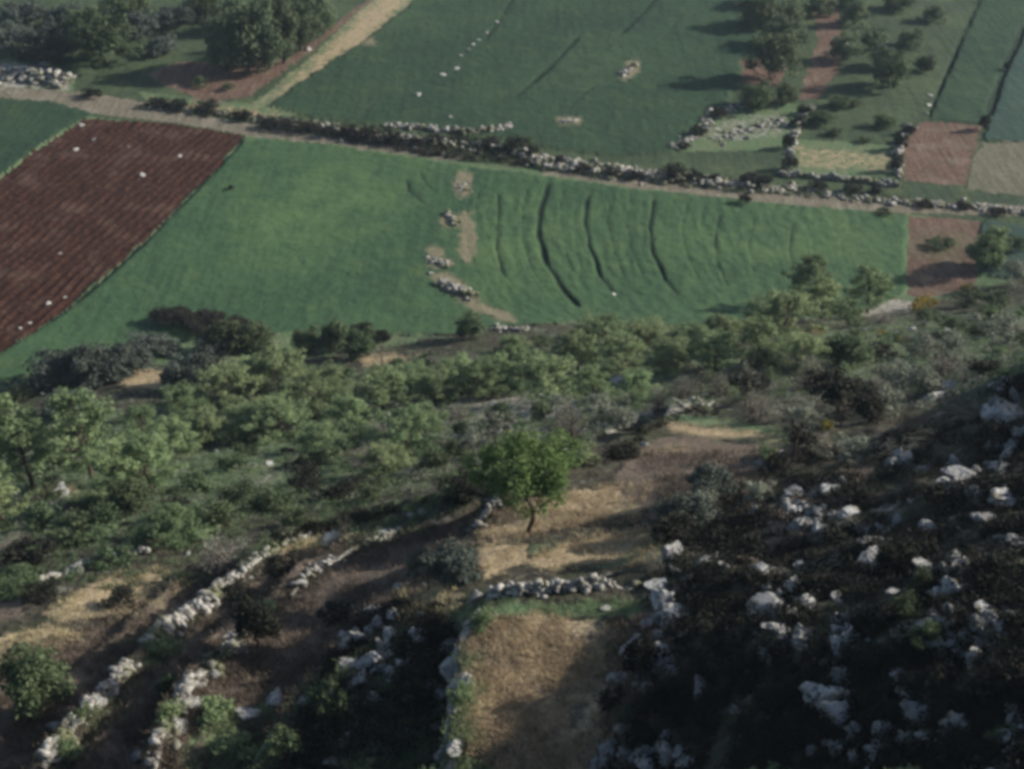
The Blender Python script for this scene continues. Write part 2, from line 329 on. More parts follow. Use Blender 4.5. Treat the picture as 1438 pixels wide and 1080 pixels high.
# ------------------------------------------------------------------ fields (outlines as seen, laid down on the valley floor)
nr, na = GX.shape
PX, PY = proj(GX, GY, GZ)
front = (GY > 10)
jx = 5 * fbm(GX / 2.2, GY / 2.2, 70, 3); jy = 3 * fbm(GX / 2.2, GY / 2.2, 75, 3)
FIELDS = [
 ('wheat_field', 'wheat', [(344, 194), (480, 206), (640, 232), (900, 268), (1272, 303), (1270, 415), (1180, 452), (1000, 470), (820, 452), (690, 462), (640, 472), (500, 470), (300, 470), (180, 490), (60, 522), (-60, 560), (-90, 545), (2, 497), (100, 432), (205, 338), (300, 242)]),
 ('ploughed_field', 'plough', [(-420, 520), (-250, 400), (-110, 310), (0, 250), (60, 205), (122, 168), (240, 175), (344, 192), (300, 240), (205, 336), (100, 430), (0, 496), (-90, 545), (-300, 640)]),
 ('wheat_field', 'wheat2', [(-330, 120), (0, 141), (80, 146), (138, 163), (122, 166), (60, 203), (0, 248), (-110, 308), (-250, 398), (-420, 400)]),
 ('wheat_field', 'wheat2', [(600, -12), (640, -60), (1140, -70), (1098, 0), (1060, 60), (1022, 140), (975, 190), (940, 216), (860, 220), (780, 210), (700, 192), (560, 178), (450, 168), (375, 150), (430, 112), (520, 52)]),
 ('red_earth_strip', 'brown', [(505, 8), (530, -20), (560, -60), (590, -60), (545, -18), (478, 38), (410, 92), (345, 138), (280, 142), (225, 120), (205, 104), (250, 88), (330, 92), (400, 85), (455, 45)]),
 ('red_earth_strip', 'brown', [(1118, 142), (1132, 100), (1148, 60), (1140, 0), (1172, -5), (1182, 60), (1172, 104), (1150, 138)]),
 ('red_earth_strip', 'brown', [(1038, 88), (1070, 84), (1104, 96), (1090, 124), (1044, 120)]),
 ('stubble_field', 'brown', [(1274, 304), (1378, 311), (1374, 360), (1368, 402), (1300, 420), (1272, 414)]),
 ('crop_field', 'blue', [(1380, 312), (1600, 330), (1620, 420), (1438, 392), (1372, 388)]),
 ('stubble_field', 'brown', [(1292, 172), (1376, 177), (1366, 220), (1354, 262), (1268, 255), (1266, 205)]),
 ('dry_grass_plot', 'drygrass', [(1379, 201), (1600, 205), (1640, 290), (1438, 277), (1356, 266), (1368, 222)]),
 ('wheat_field', 'wheat2', [(1383, -20), (1420, -70), (1520, -70), (1440, 35), (1405, 110), (1385, 176), (1340, 171), (1306, 168), (1322, 125), (1350, 60)]),
 ('crop_field', 'blue', [(1442, 40), (1520, -50), (1700, -60), (1700, 205), (1438, 202), (1382, 198), (1388, 178), (1410, 112)]),
 ('dirt_track', 'track', [(-400, 100), (0, 124), (110, 131), (190, 142), (250, 155), (330, 172), (420, 188), (530, 201), (620, 213), (660, 224), (620, 226), (480, 206), (344, 191), (240, 173), (140, 163), (70, 144), (0, 138), (-400, 122)]),
 ('dirt_track', 'track', [(760, 238), (930, 256), (1090, 266), (1260, 280), (1438, 291), (1700, 305), (1700, 322), (1438, 304), (1272, 301), (1100, 288), (900, 266), (760, 246)]),
]
cls = np.full((nr, na), -1)
fx, fy = PX + jx * 1.1 + 6 * fbm(GX / .8, GY / .8, 71, 2), PY + jy * 1.1 + 3 * fbm(GX / .8, GY / .8, 72, 2)
valley = front & (base(GX.ravel(), GY.ravel()).reshape(GX.shape) < 4)
for k, (nm, mt, poly) in enumerate(FIELDS):
    cls[inpoly(fx, fy, poly) & valley] = k
FIELDS.append(('meadow', 'meadow', None))
keep = np.zeros(cls.shape, bool)
for q in ([(350, 150), (430, 85), (480, 38), (545, -25), (640, -40), (540, 60), (440, 120), (380, 150)], [(980, 165), (1060, 145), (1130, 148), (1110, 210), (950, 215)], [(1105, 196), (1265, 205), (1258, 250), (1112, 246)], [(0, 84), (70, 88), (105, 108), (100, 132), (-30, 130)], [(190, 130), (360, 148), (425, 163), (330, 174), (220, 156)]): keep |= inpoly(fx, fy, q)
cls[(cls == -1) & valley & (PY < 150 + .12 * PX) & ~keep] = len(FIELDS) - 1
HILL = sstep(.5, 4, GZ)
# wheel tracks and sowing lines pressed into the crops
TR = [([(772, 258), (758, 300), (757, 335), (768, 370), (790, 405), (815, 440)], .42, 1.0), ([(828, 272), (822, 310), (828, 350), (845, 390), (870, 425)], .3, .8), ([(920, 278), (912, 320), (918, 360), (935, 395), (958, 425)], .3, .8),
 ([(742, 262), (733, 300), (736, 345), (750, 385), (780, 425)], .18, .4), ([(700, 270), (700, 310), (698, 350), (706, 385), (728, 412)], .25, .5), ([(793, 268), (787, 305), (792, 345), (806, 385), (835, 425)], .15, .35), ([(860, 275), (854, 315), (862, 355), (880, 395), (905, 430)], .18, .4),
 ([(886, 276), (880, 316), (888, 356), (906, 396)], .15, .35), ([(965, 285), (958, 325), (966, 365), (985, 400)], .2, .35), ([(1012, 300), (1004, 340), (1010, 380), (1022, 410)], .28, .5), ([(1060, 305), (1052, 345), (1060, 390)], .2, .35), ([(1115, 310), (1108, 350), (1114, 380)], .25, .45),
 ([(676, 262), (668, 290), (672, 320)], .2, .4), ([(570, 250), (575, 270), (600, 290)], .35, .5), ([(590, 240), (600, 262), (618, 275)], .3, .4),
 ([(722, -5), (706, 25), (680, 60)], .3, .7), ([(925, -5), (905, 20), (870, 52)], .35, .8), ([(815, 52), (775, 95), (722, 142)], .35, .9), ([(862, 60), (825, 95), (790, 125)], .2, .4), ([(780, 60), (740, 105)], .15, .35), ([(836, 120), (800, 155)], .2, .45), ([(960, 20), (930, 60)], .2, .4),
 ([(663, 266), (655, 300), (657, 345), (671, 385), (691, 418)], .13, 0.3), ([(692, 267), (684, 301), (686, 346), (700, 386), (720, 418)], .13, 0.22), ([(721, 268), (713, 302), (715, 347), (729, 387), (749, 418)], .13, 0.22), ([(736, 269), (728, 303), (730, 348), (744, 388), (764, 418)], .13, 0.2), ([(814, 270), (806, 304), (808, 349), (822, 389), (842, 418)], .13, 0.22), ([(853, 271), (845, 305), (847, 350), (861, 390), (881, 418)], .13, 0.25), ([(881, 272), (873, 306), (875, 351), (889, 391), (909, 418)], .13, 0.2), ([(908, 273), (900, 307), (902, 352), (916, 392), (936, 418)], .13, 0.22), ([(948, 274), (940, 308), (942, 353), (956, 393), (976, 418)], .13, 0.25), ([(993, 275), (985, 309), (987, 354), (1001, 394), (1021, 418)], .13, 0.25), ([(1043, 276), (1035, 310), (1037, 355), (1051, 395), (1071, 418)], .13, 0.2), ([(1093, 277), (1085, 311), (1087, 356), (1101, 396), (1121, 418)], .13, 0.25), ([(1148, 278), (1140, 312), (1142, 357), (1156, 397), (1176, 418)], .13, 0.2), ([(1188, 279), (1180, 313), (1182, 358), (1196, 398), (1216, 418)], .13, 0.2),
 ([(1384, -15), (1352, 55), (1324, 118), (1305, 165)], .4, .7), ([(1440, 36), (1412, 95), (1388, 165)], .7, 1.0), ([(346, 195), (302, 243), (208, 338), (104, 430), (2, 500)], .35, .8)]
trk = np.zeros((nr, na)); iscrop = cls >= 0
for line, wd, dp in TR:
    L = P(*np.array(line, float).T); m = (np.abs(GX - (L[:, 0].min() + L[:, 0].max()) / 2) < np.ptp(L[:, 0]) / 2 + 3) & (np.abs(GY - (L[:, 1].min() + L[:, 1].max()) / 2) < np.ptp(L[:, 1]) / 2 + 3)
    jj = .4 * fbm(GX[m] / 3, GY[m] / 3, 88, 3)
    d, _, _, al, tot = pdist(GX[m] + jj, GY[m] + jj, L)
    v = dp * np.exp(-(d / (wd * .65)) ** 2) * np.clip(np.minimum(al, tot - al) / 2 + .15, 0, 1) * (.55 + .9 * vn(al * .35, al * 0, 5)); trk[m] = np.maximum(trk[m], v)
trk = np.clip(trk, 0, 1) * iscrop
arc = P(*np.array([(757, 200), (757, 335), (768, 370), (790, 405), (840, 470)], float).T)
d, sg, _, _, _ = pdist(GX.ravel(), GY.ravel(), arc); U = (d * sg).reshape(GX.shape)
mw = cls == 0; rightp = sstep(640, 700, PX)
rel = np.zeros((nr, na))
jn = fbm(GX / 4, GY / 4, 31, 3)
rel += mw * rightp * .03 * np.sin((U + 3.4 * jn) * 2 * np.pi / 1.7) * (.3 + 1.2 * vn(GX / 6, GY / 6, 37))
rel += np.isin(cls, [0, 2, 3, 11]) * .11 * fbm(GX / 1.1, GY / 1.1, 33, 3)
L = P(*np.array([(344, 192), (0, 496)], float).T); dv = (L[1] - L[0]) / np.hypot(*(L[1] - L[0])); FU = (GX - L[0, 0]) * -dv[1] + (GY - L[0, 1]) * dv[0] + 1.0 * fbm(GX / 11, GY / 11, 43, 4)
rel += (cls == 1) * (.14 * (.5 + vn(GX / 3, GY / 3, 49)) * np.sin(FU * 2 * np.pi / 1.25) + .10 * fbm(GX / .8, GY / .8, 44, 3))
rel += np.isin(cls, [5, 6, 7, 9, 4]) * .12 * fbm(GX / .9, GY / .9, 45, 3)
crop_h = np.where(np.isin(cls, [0, 2, 3, 8, 11, 12]), .22, 0)
GZ += (rel + crop_h - trk * .3)
ZS = GZ.copy()

def blob(pts, soft=14):
    """soft mask of a pixel polygon over the terrain"""
    q = np.array(pts + [pts[0]], float); lo, hi = q.min(0) - soft * 2, q.max(0) + soft * 2
    m = front & (PX > lo[0]) & (PX < hi[0]) & (PY > lo[1]) & (PY < hi[1]); r = np.zeros(PX.shape)
    if not m.any(): return r
    x, y = (PX + 4 * jx * soft / 14)[m], (PY + 3 * jy * soft / 14)[m]
    ins = inpoly(x, y, pts); d = pdist(x, y, q)[0]; r[m] = np.where(ins, .5 + .5 * sstep(0, soft, d), .5 - .5 * sstep(0, soft, d)); return r
def ell(x, y, a, b, rot=0):
    t = np.linspace(0, 2 * np.pi, 14)[:-1]; c, s = math.cos(R(rot)), math.sin(R(rot))
    return [(x + a * math.cos(k) * c + b * math.sin(k) * s, y - a * math.cos(k) * s + b * math.sin(k) * c) for k in t]
mask = np.zeros((nr, na, 4))
def put(ch, pts, v=1.0, soft=14): mask[..., ch] = np.maximum(mask[..., ch], v * blob(pts, soft))
# green: valley grass and the bright slope of the middle distance
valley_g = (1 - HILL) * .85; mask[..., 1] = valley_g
put(1, [(1100, 450), (1438, 415), (1520, 430), (1500, 540), (1340, 545), (1180, 560)], .62, 30)
put(1, [(-200, 560), (200, 560), (640, 480), (1000, 450), (1100, 520), (900, 570), (700, 640), (560, 690), (300, 740), (0, 800), (-200, 820)], .62, 40)
for p in ([(260, 690), (420, 630), (480, 600), (420, 600), (300, 640)], [(640, 860), (690, 850), (660, 1080), (630, 1080), (650, 960)], [(690, 845), (900, 845), (900, 865), (700, 870)], [(740, 770), (940, 735), (930, 790), (760, 800)], ell(220, 910, 45, 30, 30), ell(330, 1010, 60, 60), ell(300, 1060, 50, 40), ell(980, 590, 130, 8, -10), ell(1040, 612, 70, 14, -15)):
    put(1, p, 1.0, 10)
for p in ([(655, 870), (760, 860), (870, 880), (880, 1100), (650, 1100)], [(670, 745), (700, 715), (800, 690), (930, 675), (900, 720), (800, 735), (700, 760)], [(740, 785), (790, 760), (900, 745), (930, 755), (850, 790), (760, 800)], [(665, 765), (740, 765), (740, 790), (680, 815)],
          [(935, 592), (1085, 610), (1100, 622), (1020, 618), (940, 606)], [(895, 634), (975, 626), (985, 633), (900, 642)], [(60, 860), (140, 815), (220, 800), (260, 830), (200, 860), (90, 875)], [(-30, 900), (60, 878), (130, 888), (110, 905), (40, 930), (-30, 950)], ell(600, 835, 50, 12), ell(590, 860, 38, 10), ell(440, 755, 60, 10, 25), ell(500, 740, 60, 8, 20), ell(210, 535, 45, 14), ell(540, 505, 34, 9), ell(1270, 620, 50, 14, 20), ell(75, 690, 35, 10, 10)):
    put(0, p, 1.0, 8)
for p in ([(-30, 950), (60, 930), (200, 840), (290, 800), (330, 800), (240, 880), (150, 960), (60, 1090), (-30, 1090)], [(90, 1090), (180, 960), (260, 880), (330, 840), (420, 770), (470, 760), (400, 830), (320, 900), (220, 1090)], [(250, 1090), (340, 920), (420, 830), (560, 760), (650, 740), (640, 800), (560, 860), (470, 920), (420, 980), (330, 990)], [(-30, 820), (30, 812), (50, 835), (20, 870), (-30, 880)], [(150, 880), (260, 830), (290, 830), (230, 900), (130, 1000), (60, 1020)], [(200, 1000), (330, 870), (400, 830), (380, 880), (250, 1060)], [(440, 800), (640, 730), (640, 770), (560, 830), (450, 850)], [(900, 850), (960, 880), (900, 1080), (850, 1080)], [(210, 112), (330, 80), (400, 118), (300, 150), (250, 130)], [(1040, 85), (1110, 90), (1090, 125), (1040, 120)], [(1120, 95), (1170, 60), (1180, 100), (1140, 140)], [(1190, 30), (1230, 0), (1210, 60)], [(930, 610), (1120, 625), (1110, 660), (1060, 720), (960, 760), (860, 680), (880, 645)], ell(510, 640, 40, 16, 10), ell(960, 690, 60, 30), ell(1130, 720, 120, 30, 35)):
    put(2, p, .95, 8)  # soil at the terrace's upper end is painted in for shade on the tread
put(3, [(1000, 160), (1060, 150), (1120, 150), (1100, 205), (960, 210), (985, 180)], .5, 20)
for p in ([(0, 84), (70, 88), (105, 108), (100, 130), (0, 126)], [(300, 705), (360, 670), (420, 650), (360, 690)], ell(950, 570, 80, 14, 12), ell(870, 590, 60, 10, 20), ell(1180, 430, 120, 18), ell(660, 575, 160, 25), ell(760, 610, 60, 12), ell(180, 45, 45, 7), ell(1370, 180, 10, 60, 10)):
    put(3, p, .75, 8)
put(2, [(655, 870), (880, 870), (880, 1100), (650, 1100)], .52, 20)
put(0, [(350, 150), (430, 85), (480, 38), (545, -25), (620, -40), (540, 45), (440, 115), (380, 150)], .78, 20); put(0, [(1110, 200), (1260, 210), (1255, 245), (1120, 240)], .55, 12)
put(0, [(190, 132), (360, 150), (420, 165), (330, 170), (220, 152)], .6, 8)
slope = sstep(900, 1050, PX) * sstep(640, 720, PY); mask[..., 3] = np.maximum(mask[..., 3], slope * HILL * .42 * (fbm(GX / 2.5, GY / 2.5, 90, 3) > .05))
# crops: bare dry patches around the outcrops, a lighter band, pressed tracks
cm = np.zeros((nr, na, 4)); cm[..., 1] = trk
for p in (ell(650, 262, 16, 20), ell(632, 312, 18, 12), ell(612, 355, 14, 10), ell(618, 372, 22, 10), ell(640, 408, 40, 15, -30), ell(690, 440, 40, 10, -20), ell(655, 335, 14, 40), ell(885, 100, 20, 12, 40), ell(800, 172, 18, 7), ell(740, 232, 40, 4), ell(520, 60, 14, 6)):
    cm[..., 0] = np.maximum(cm[..., 0], .9 * blob(p, 9))
for p in (ell(450, 290, 130, 55, 20), ell(720, 350, 60, 50), ell(1100, 350, 160, 35), ell(840, 95, 50, 16), ell(560, 15, 40, 20)):
    cm[..., 2] = np.maximum(cm[..., 2], .8 * blob(p, 45))
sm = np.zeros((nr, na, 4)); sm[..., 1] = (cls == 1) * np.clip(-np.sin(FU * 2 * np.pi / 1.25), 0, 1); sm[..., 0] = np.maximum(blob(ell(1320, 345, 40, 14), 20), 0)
fc = cls[:-1, :-1]; idx = np.arange(nr * na).reshape(nr, na)
FA = np.stack([idx[:-1, :-1], idx[1:, :-1], idx[1:, 1:], idx[:-1, 1:]], -1).reshape(-1, 4)[:, ::1]
fc = fc.ravel(); VV = np.stack([GX, GY, GZ], -1).reshape(-1, 3)
def part_mesh(name, sel, mat, msk):
    F = FA[sel][:, ::-1]; u, inv = np.unique(F, return_inverse=True)
    o = link(name, mesh(name, VV[u], inv.reshape(-1, 4), mat, True, attr=msk.reshape(-1, 4)[u])); o['kind'] = 'structure'; return o
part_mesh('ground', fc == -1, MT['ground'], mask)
for k, (nm, mt, poly) in enumerate(FIELDS):
    part_mesh(nm, fc == k, MT[mt], sm if mt in ('plough', 'brown', 'drygrass', 'track') else cm)

# ------------------------------------------------------------------ mesh builders for plants and stones
def tube(path, rad, sides=6):
    path = np.asarray(path, float); n = len(path); V, F = [], []
    for i in range(n):
        d = path[min(i + 1, n - 1)] - path[max(i - 1, 0)]; d /= np.linalg.norm(d) + 1e-9
        a = np.cross(d, [0, 0, 1.] if abs(d[2]) < .9 else [1., 0, 0]); a /= np.linalg.norm(a); b = np.cross(d, a)
        t = np.arange(sides) * 2 * np.pi / sides; V.append(path[i] + rad[i] * (np.cos(t)[:, None] * a + np.sin(t)[:, None] * b))
    for i in range(n - 1):
        for j in range(sides): F.append([i * sides + j, i * sides + (j + 1) % sides, (i + 1) * sides + (j + 1) % sides, (i + 1) * sides + j])
    return np.concatenate(V), np.array(F)
def join(parts):
    V, F, k = [], [], 0
    for v, f in parts: V.append(v); F.append(f + k); k += len(v)
    return np.concatenate(V), np.concatenate(F)
def wig(a, b, n, amp, g):
    t = np.linspace(0, 1, n)[:, None]; p = a + (b - a) * t; p[1:-1] += g.normal(0, amp, (n - 2, 3)); return p
def leaves(cen, rad, n, size, g, asp=.5, up=.3):
    cen = np.repeat(cen, n, 0); rad = np.repeat(rad, n, 0); N = len(cen)
    d = g.normal(size=(N, 3)); d /= np.linalg.norm(d, axis=1)[:, None]; r = g.random(N) ** .45
    p = cen + d * rad * r[:, None]; nn = d * .7 + g.normal(size=(N, 3)) * .6 + [0, 0, up]; nn /= np.linalg.norm(nn, axis=1)[:, None]
    a = np.cross(nn, g.normal(size=(N, 3))); a /= np.linalg.norm(a, axis=1)[:, None]; b = np.cross(nn, a)
    s = size * (.5 + g.random(N))[:, None]; V = np.stack([p - a * s, p - b * s * asp, p + a * s, p + b * s * asp], 1).reshape(-1, 3)
    return V, np.arange(4 * N).reshape(-1, 4)
def unit(g, n, zmin=-1):
    d = g.normal(size=(n * 4, 3)); d /= np.linalg.norm(d, axis=1)[:, None]; return d[d[:, 2] > zmin][:n]
def g_pine(seed, H=4., W=3., nb=34, dens=22):
    g = np.random.default_rng(seed); tp = np.array([g.normal(0, .15), g.normal(0, .15), H * .94]); tr = wig(np.zeros(3), tp, 6, .05, g); tr[0, 2] = -.5
    parts = [tube(tr, np.linspace(.10, .02, 6))]; cen, rad = [], []
    for i in range(nb):
        f = .14 + .84 * (i + g.random()) / nb; b0 = np.array([np.interp(f * H, tr[:, 2], tr[:, k]) for k in range(3)]); az = i * 2.4 + g.normal(0, .5)
        L = W / 2 * (1.05 - f) ** .55 * (.65 + .5 * g.random()) * (1.05 if f > .25 else .75); e = b0 + L * np.array([math.cos(az), math.sin(az), .35 + .3 * g.random()])
        e[2] = min(e[2], H); parts.append(tube(np.stack([b0, (b0 + e) / 2 + [0, 0, -.04], e]), [.03, .02, .008], 4))
        for t in (.5, .78, 1.0):
            if t < .6 and L < .6: continue
            cen.append(b0 + (e - b0) * t + g.normal(0, .06, 3)); rad.append([.2 + .14 * g.random()] * 2 + [.15 + .08 * g.random()])
    cen.append(tp); rad.append([.2, .2, .28])
    return join(parts), leaves(np.array(cen), np.array(rad), int(dens * 1.35), .082, g, .36, .5)
def g_dome(seed, H, W, n, cr, dens, leaf, trunk=0.25, stems=4, asp=.5, base_r=.12, flatb=-.15):
    g = np.random.default_rng(seed); hb = H * trunk; ch = (H - hb); cen = []; d = unit(g, n, flatb)
    lob = 1 + .28 * np.sin(np.arctan2(d[:, 1], d[:, 0]) * g.integers(2, 4) + g.random() * 6) * (1 - np.abs(d[:, 2])) + g.normal(0, .13, len(d))
    r = (g.random(len(d)) ** .35) * lob; cen = np.stack([d[:, 0] * r * (W / 2 - cr * .7), d[:, 1] * r * (W / 2 - cr * .7), hb + ch * .32 + np.maximum(d[:, 2], -.45) * r * (ch * .62 - cr * .4)], 1)
    cen[:, 2] = np.maximum(cen[:, 2], hb * .9)
    rad = np.repeat((cr * (.65 + .7 * g.random(len(d))))[:, None], 3, 1) * [1, 1, .8]; parts = []
    top = np.array([g.normal(0, .06 * W), g.normal(0, .06 * W), hb + ch * .3])
    if trunk > .12:
        tr = wig(np.zeros(3), top, 5, .03 * H, g); tr[0, 2] = -.4; parts.append(tube(tr, np.linspace(base_r, base_r * .6, 5))); st = tr[3]
    else: st = np.array([0, 0, -.15])
    for k in np.argsort(g.random(len(cen)))[:max(stems, 3)]:
        parts.append(tube(wig(st, cen[k], 4, .03 * H, g), [base_r * .5, base_r * .35, base_r * .22, base_r * .1], 5))
    return join(parts), leaves(cen, rad, dens, leaf, g, asp)
def g_bare(seed, H, W, n, r0=.035, sub=4):
    g = np.random.default_rng(seed); parts = []; d = unit(g, n, .15)
    for v in d:
        e = v * [W / 2, W / 2, H] * (.6 + .4 * g.random()); e[2] = abs(e[2]); s = g.normal(0, .06 * W, 3) * [1, 1, 0]; s[2] = -.1; p = wig(s, e, 4, .04 * H, g); parts.append(tube(p, [r0, r0 * .7, r0 * .5, r0 * .25], 4))
        for k in range(sub):
            q = p[1] + (p[3] - p[1]) * g.random(); parts.append(tube(wig(q, q + g.normal(0, .13 * (H + W) / 2, 3) + [0, 0, .08 * H], 3, .01, g), [r0 * .45, r0 * .3, r0 * .15], 3))
    return join(parts)
def g_dead(seed, H=3., n=9, lean=0):
    g = np.random.default_rng(seed); tp = np.array([g.normal(0, .3) + lean, g.normal(0, .2), H]); tr = wig(np.zeros(3), tp, 6, .05, g); tr[0, 2] = -.4; parts = [tube(tr, np.linspace(.09, .02, 6))]
    tips = []
    for i in range(n):
        f = .35 + .6 * i / n; b0 = tr[0] + (tr[-1] - tr[0]) * f; az = i * 2.4; L = H * .38 * (1.2 - f); e = b0 + L * np.array([math.cos(az), math.sin(az), .7]); p = wig(b0, e, 4, .04, g); parts.append(tube(p, [.035, .025, .018, .008], 5)); tips.append(e)
        for k in range(5):
            q = p[1] + (p[3] - p[1]) * g.random(); e2 = q + g.normal(0, .3, 3) + [0, 0, .15]; parts.append(tube(np.stack([q, (q + e2) / 2 + g.normal(0, .03, 3), e2]), [.014, .009, .004], 3)); tips.append(e2)
    return join(parts), np.array(tips)
def ico():
    import bmesh
    out = {}
    for s in (1, 2, 3, 4):
        bm = bmesh.new(); bmesh.ops.create_icosphere(bm, subdivisions=s, radius=1); bm.verts.ensure_lookup_table()
        out[s] = (np.array([v.co[:] for v in bm.verts]), np.array([[v.index for v in f.verts] for f in bm.faces])); bm.free()
    return out
ICO = ico()
def n3(p, s): return vn(p[:, 0] + p[:, 2] * .7, p[:, 1] - p[:, 2] * .9, s) - .5
def g_rock(seed, sub=4, cuts=9, asp=(1, .8, .8), rough=.16):
    g = np.random.default_rng(seed); v, f = ICO[sub]; v = v.copy()
    for k in range(cuts):
        n = g.normal(size=3); n /= np.linalg.norm(n); c = .42 + .4 * g.random(); d = v @ n - c; v -= np.where(d > 0, d * .93, 0)[:, None] * n
    for sc, a in ((1.7, rough), (4.5, rough * .55), (10, rough * .3)): v *= (1 + a * 2 * n3(v * sc + 9.1, seed * 7 + int(sc)))[:, None]
    crack = np.abs(n3(v * 3.3 + 4, seed * 11)) < .045; v[crack] *= .93
    return v * asp, f
def crag(seed):
    g = np.random.default_rng(seed); parts = []
    for k in range(g.integers(4, 8)):
        v, f = g_rock(seed * 31 + k, 4, 11, (1, 1, 1), .3); s = .35 + .4 * g.random(); o = np.array([np.clip(g.normal(0, .35), -.5, .5), np.clip(g.normal(0, .3), -.45, .45), g.random() * .3 - .15]); z = .7 + 1.0 * g.random()
        parts.append((v * s * [1, .9, z] + o, f))
    return join(parts)

# ------------------------------------------------------------------ prototypes: two meshes each (woody part, foliage)
def proto(kind, build, bark, leaf, cn):
    (tv, tf), (lv, lf) = build
    return (kind, (mesh('trunk', tv, tf, MT[bark], True), 'trunk' if cn == 'crown' else 'stem'), (mesh(cn, lv, lf, MT[leaf]), cn))
PR = {}
PR['pine'] = [proto('pine_tree', g_pine(100 + k, 4., 2.8 + .4 * (k % 3), 36 + 2 * k, 34), 'bark', 'pine', 'crown') for k in range(6)]
PR['olive'] = [proto('olive_tree', g_dome(200 + k, 4., 5., 60, .72, 90, .15, .1, 5, .5, .12, -.5), 'bark', 'olive', 'crown') for k in range(3)]
PR['round'] = [proto('evergreen_tree', g_dome(230 + k, 4., 3.6, 52, .58, 85, .13, .13, 5, .5, .12, -.6), 'bark', 'shrub', 'crown') for k in range(4)]
PR['orch'] = [proto('orchard_tree', g_dome(280 + k, 4., 4., 46, .6, 75, .14, .12, 6, .5, .12, -.6), 'bark', 'orchard', 'crown') for k in range(4)]
PR['darkt'] = [proto('evergreen_tree', g_dome(260 + k, 4., 3.4, 34, .55, 80, .13, .3, 6), 'bark', 'dark', 'crown') for k in range(2)]
PR['hero'] = [proto('broadleaf_tree', g_dome(300, 5., 4.6, 120, .46, 90, .075, .38, 16, .5, .12, -.12), 'bark', 'hero', 'crown')]
PR['shrub'] = [proto('shrub', g_dome(320 + k, 1.3, 2., 18, .34, 55, .085, .05, 4, .5, .03), 'bark', 'shrub', 'foliage') for k in range(4)]
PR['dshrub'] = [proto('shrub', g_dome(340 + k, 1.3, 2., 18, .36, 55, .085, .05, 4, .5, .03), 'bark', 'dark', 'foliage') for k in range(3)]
PR['gshrub'] = [proto('shrub', g_dome(360 + k, 1.3, 2., 20, .3, 45, .075, .05, 8, .4, .03), 'twig', 'grey', 'foliage') for k in range(3)]
PR['lshrub'] = [proto('shrub', g_dome(380 + k, 1.3, 2., 20, .32, 50, .08, .05, 5, .5, .03), 'bark', 'grass', 'foliage') for k in range(3)]
PR['yshrub'] = [proto('shrub', g_dome(395, 1.0, 2., 18, .3, 50, .07, .05, 5, .5, .03), 'bark', 'yellow', 'foliage')]
def bareproto(k):
    b = g_bare(400 + k, 1.8, 2.2, 46); g = np.random.default_rng(440 + k); c = unit(g, 40, .1) * [.95, .95, 1.5]; l = leaves(c, np.full((40, 3), .22), 14, .05, g, .4)
    return proto('bare_shrub', (b, l), 'twig', 'grey', 'foliage')
PR['bare'] = [bareproto(k) for k in range(2)]
def deadproto(k):
    d, tips = g_dead(460 + k); return proto('bare_tree', (d, leaves(tips, np.full((len(tips), 3), .17), 7, .05, np.random.default_rng(k), .4)), 'bark', 'grey', 'crown')
PR['dead'] = [deadproto(k) for k in range(3)]
ROCK = [mesh('boulder', *g_rock(500 + k, 4, 10, (1, .85, .75 + .15 * (k % 4))), MT['rock']) for k in range(8)]
CRAG = [mesh('crag', *crag(540 + k), MT['rock']) for k in range(8)]

PLACED = []   # (object, pixel x, pixel y, kind key, zone)
used = {}
def plant(key, bx, by, wpx, hpx, tilt=None, mod=None):
    """stands a plant on the ground seen at (bx, by); wpx, hpx: its size as it appears there"""
    h = hit([(bx, by)])[0]; d = math.dist(h, (0, 0, CAMZ)); dep = math.asin((CAMZ - h[2]) / d); m = d / FPX
    k = used.get(key, 0); used[key] = k + 1; kind, (tm, tn), (cmh, cn) = PR[key][k % len(PR[key])]
    nomW, nomH = {'pine': (2.9, 4.1), 'olive': (5, 4), 'round': (3.7, 4), 'orch': (4.1, 4), 'darkt': (3.5, 4), 'hero': (4.8, 4.9), 'shrub': (2, 1.2), 'dshrub': (2, 1.2), 'gshrub': (2, 1.2), 'lshrub': (2, 1.2), 'yshrub': (2, 1.), 'bare': (2.2, 1.7), 'dead': (2.4, 3.2)}[key]
    W = wpx * m; Hh = max((hpx * m - .45 * W * math.sin(dep)) / math.cos(dep), .3 * W)
    r = bpy.data.objects.new(kind, None); C.collection.objects.link(r); r.empty_display_size = .3
    r.location = (h[0], h[1], float(hgt(h[0], h[1])) - .03); r.rotation_euler = (rng.normal(0, .04), rng.normal(0, .04), rng.random() * 6.28) if tilt is None else tilt
    r.scale = (W / nomW, W / nomW, Hh / nomH)
    link(tn, tm, r); link(cn, cmh, r); PLACED.append((r, bx, by, key)); return r

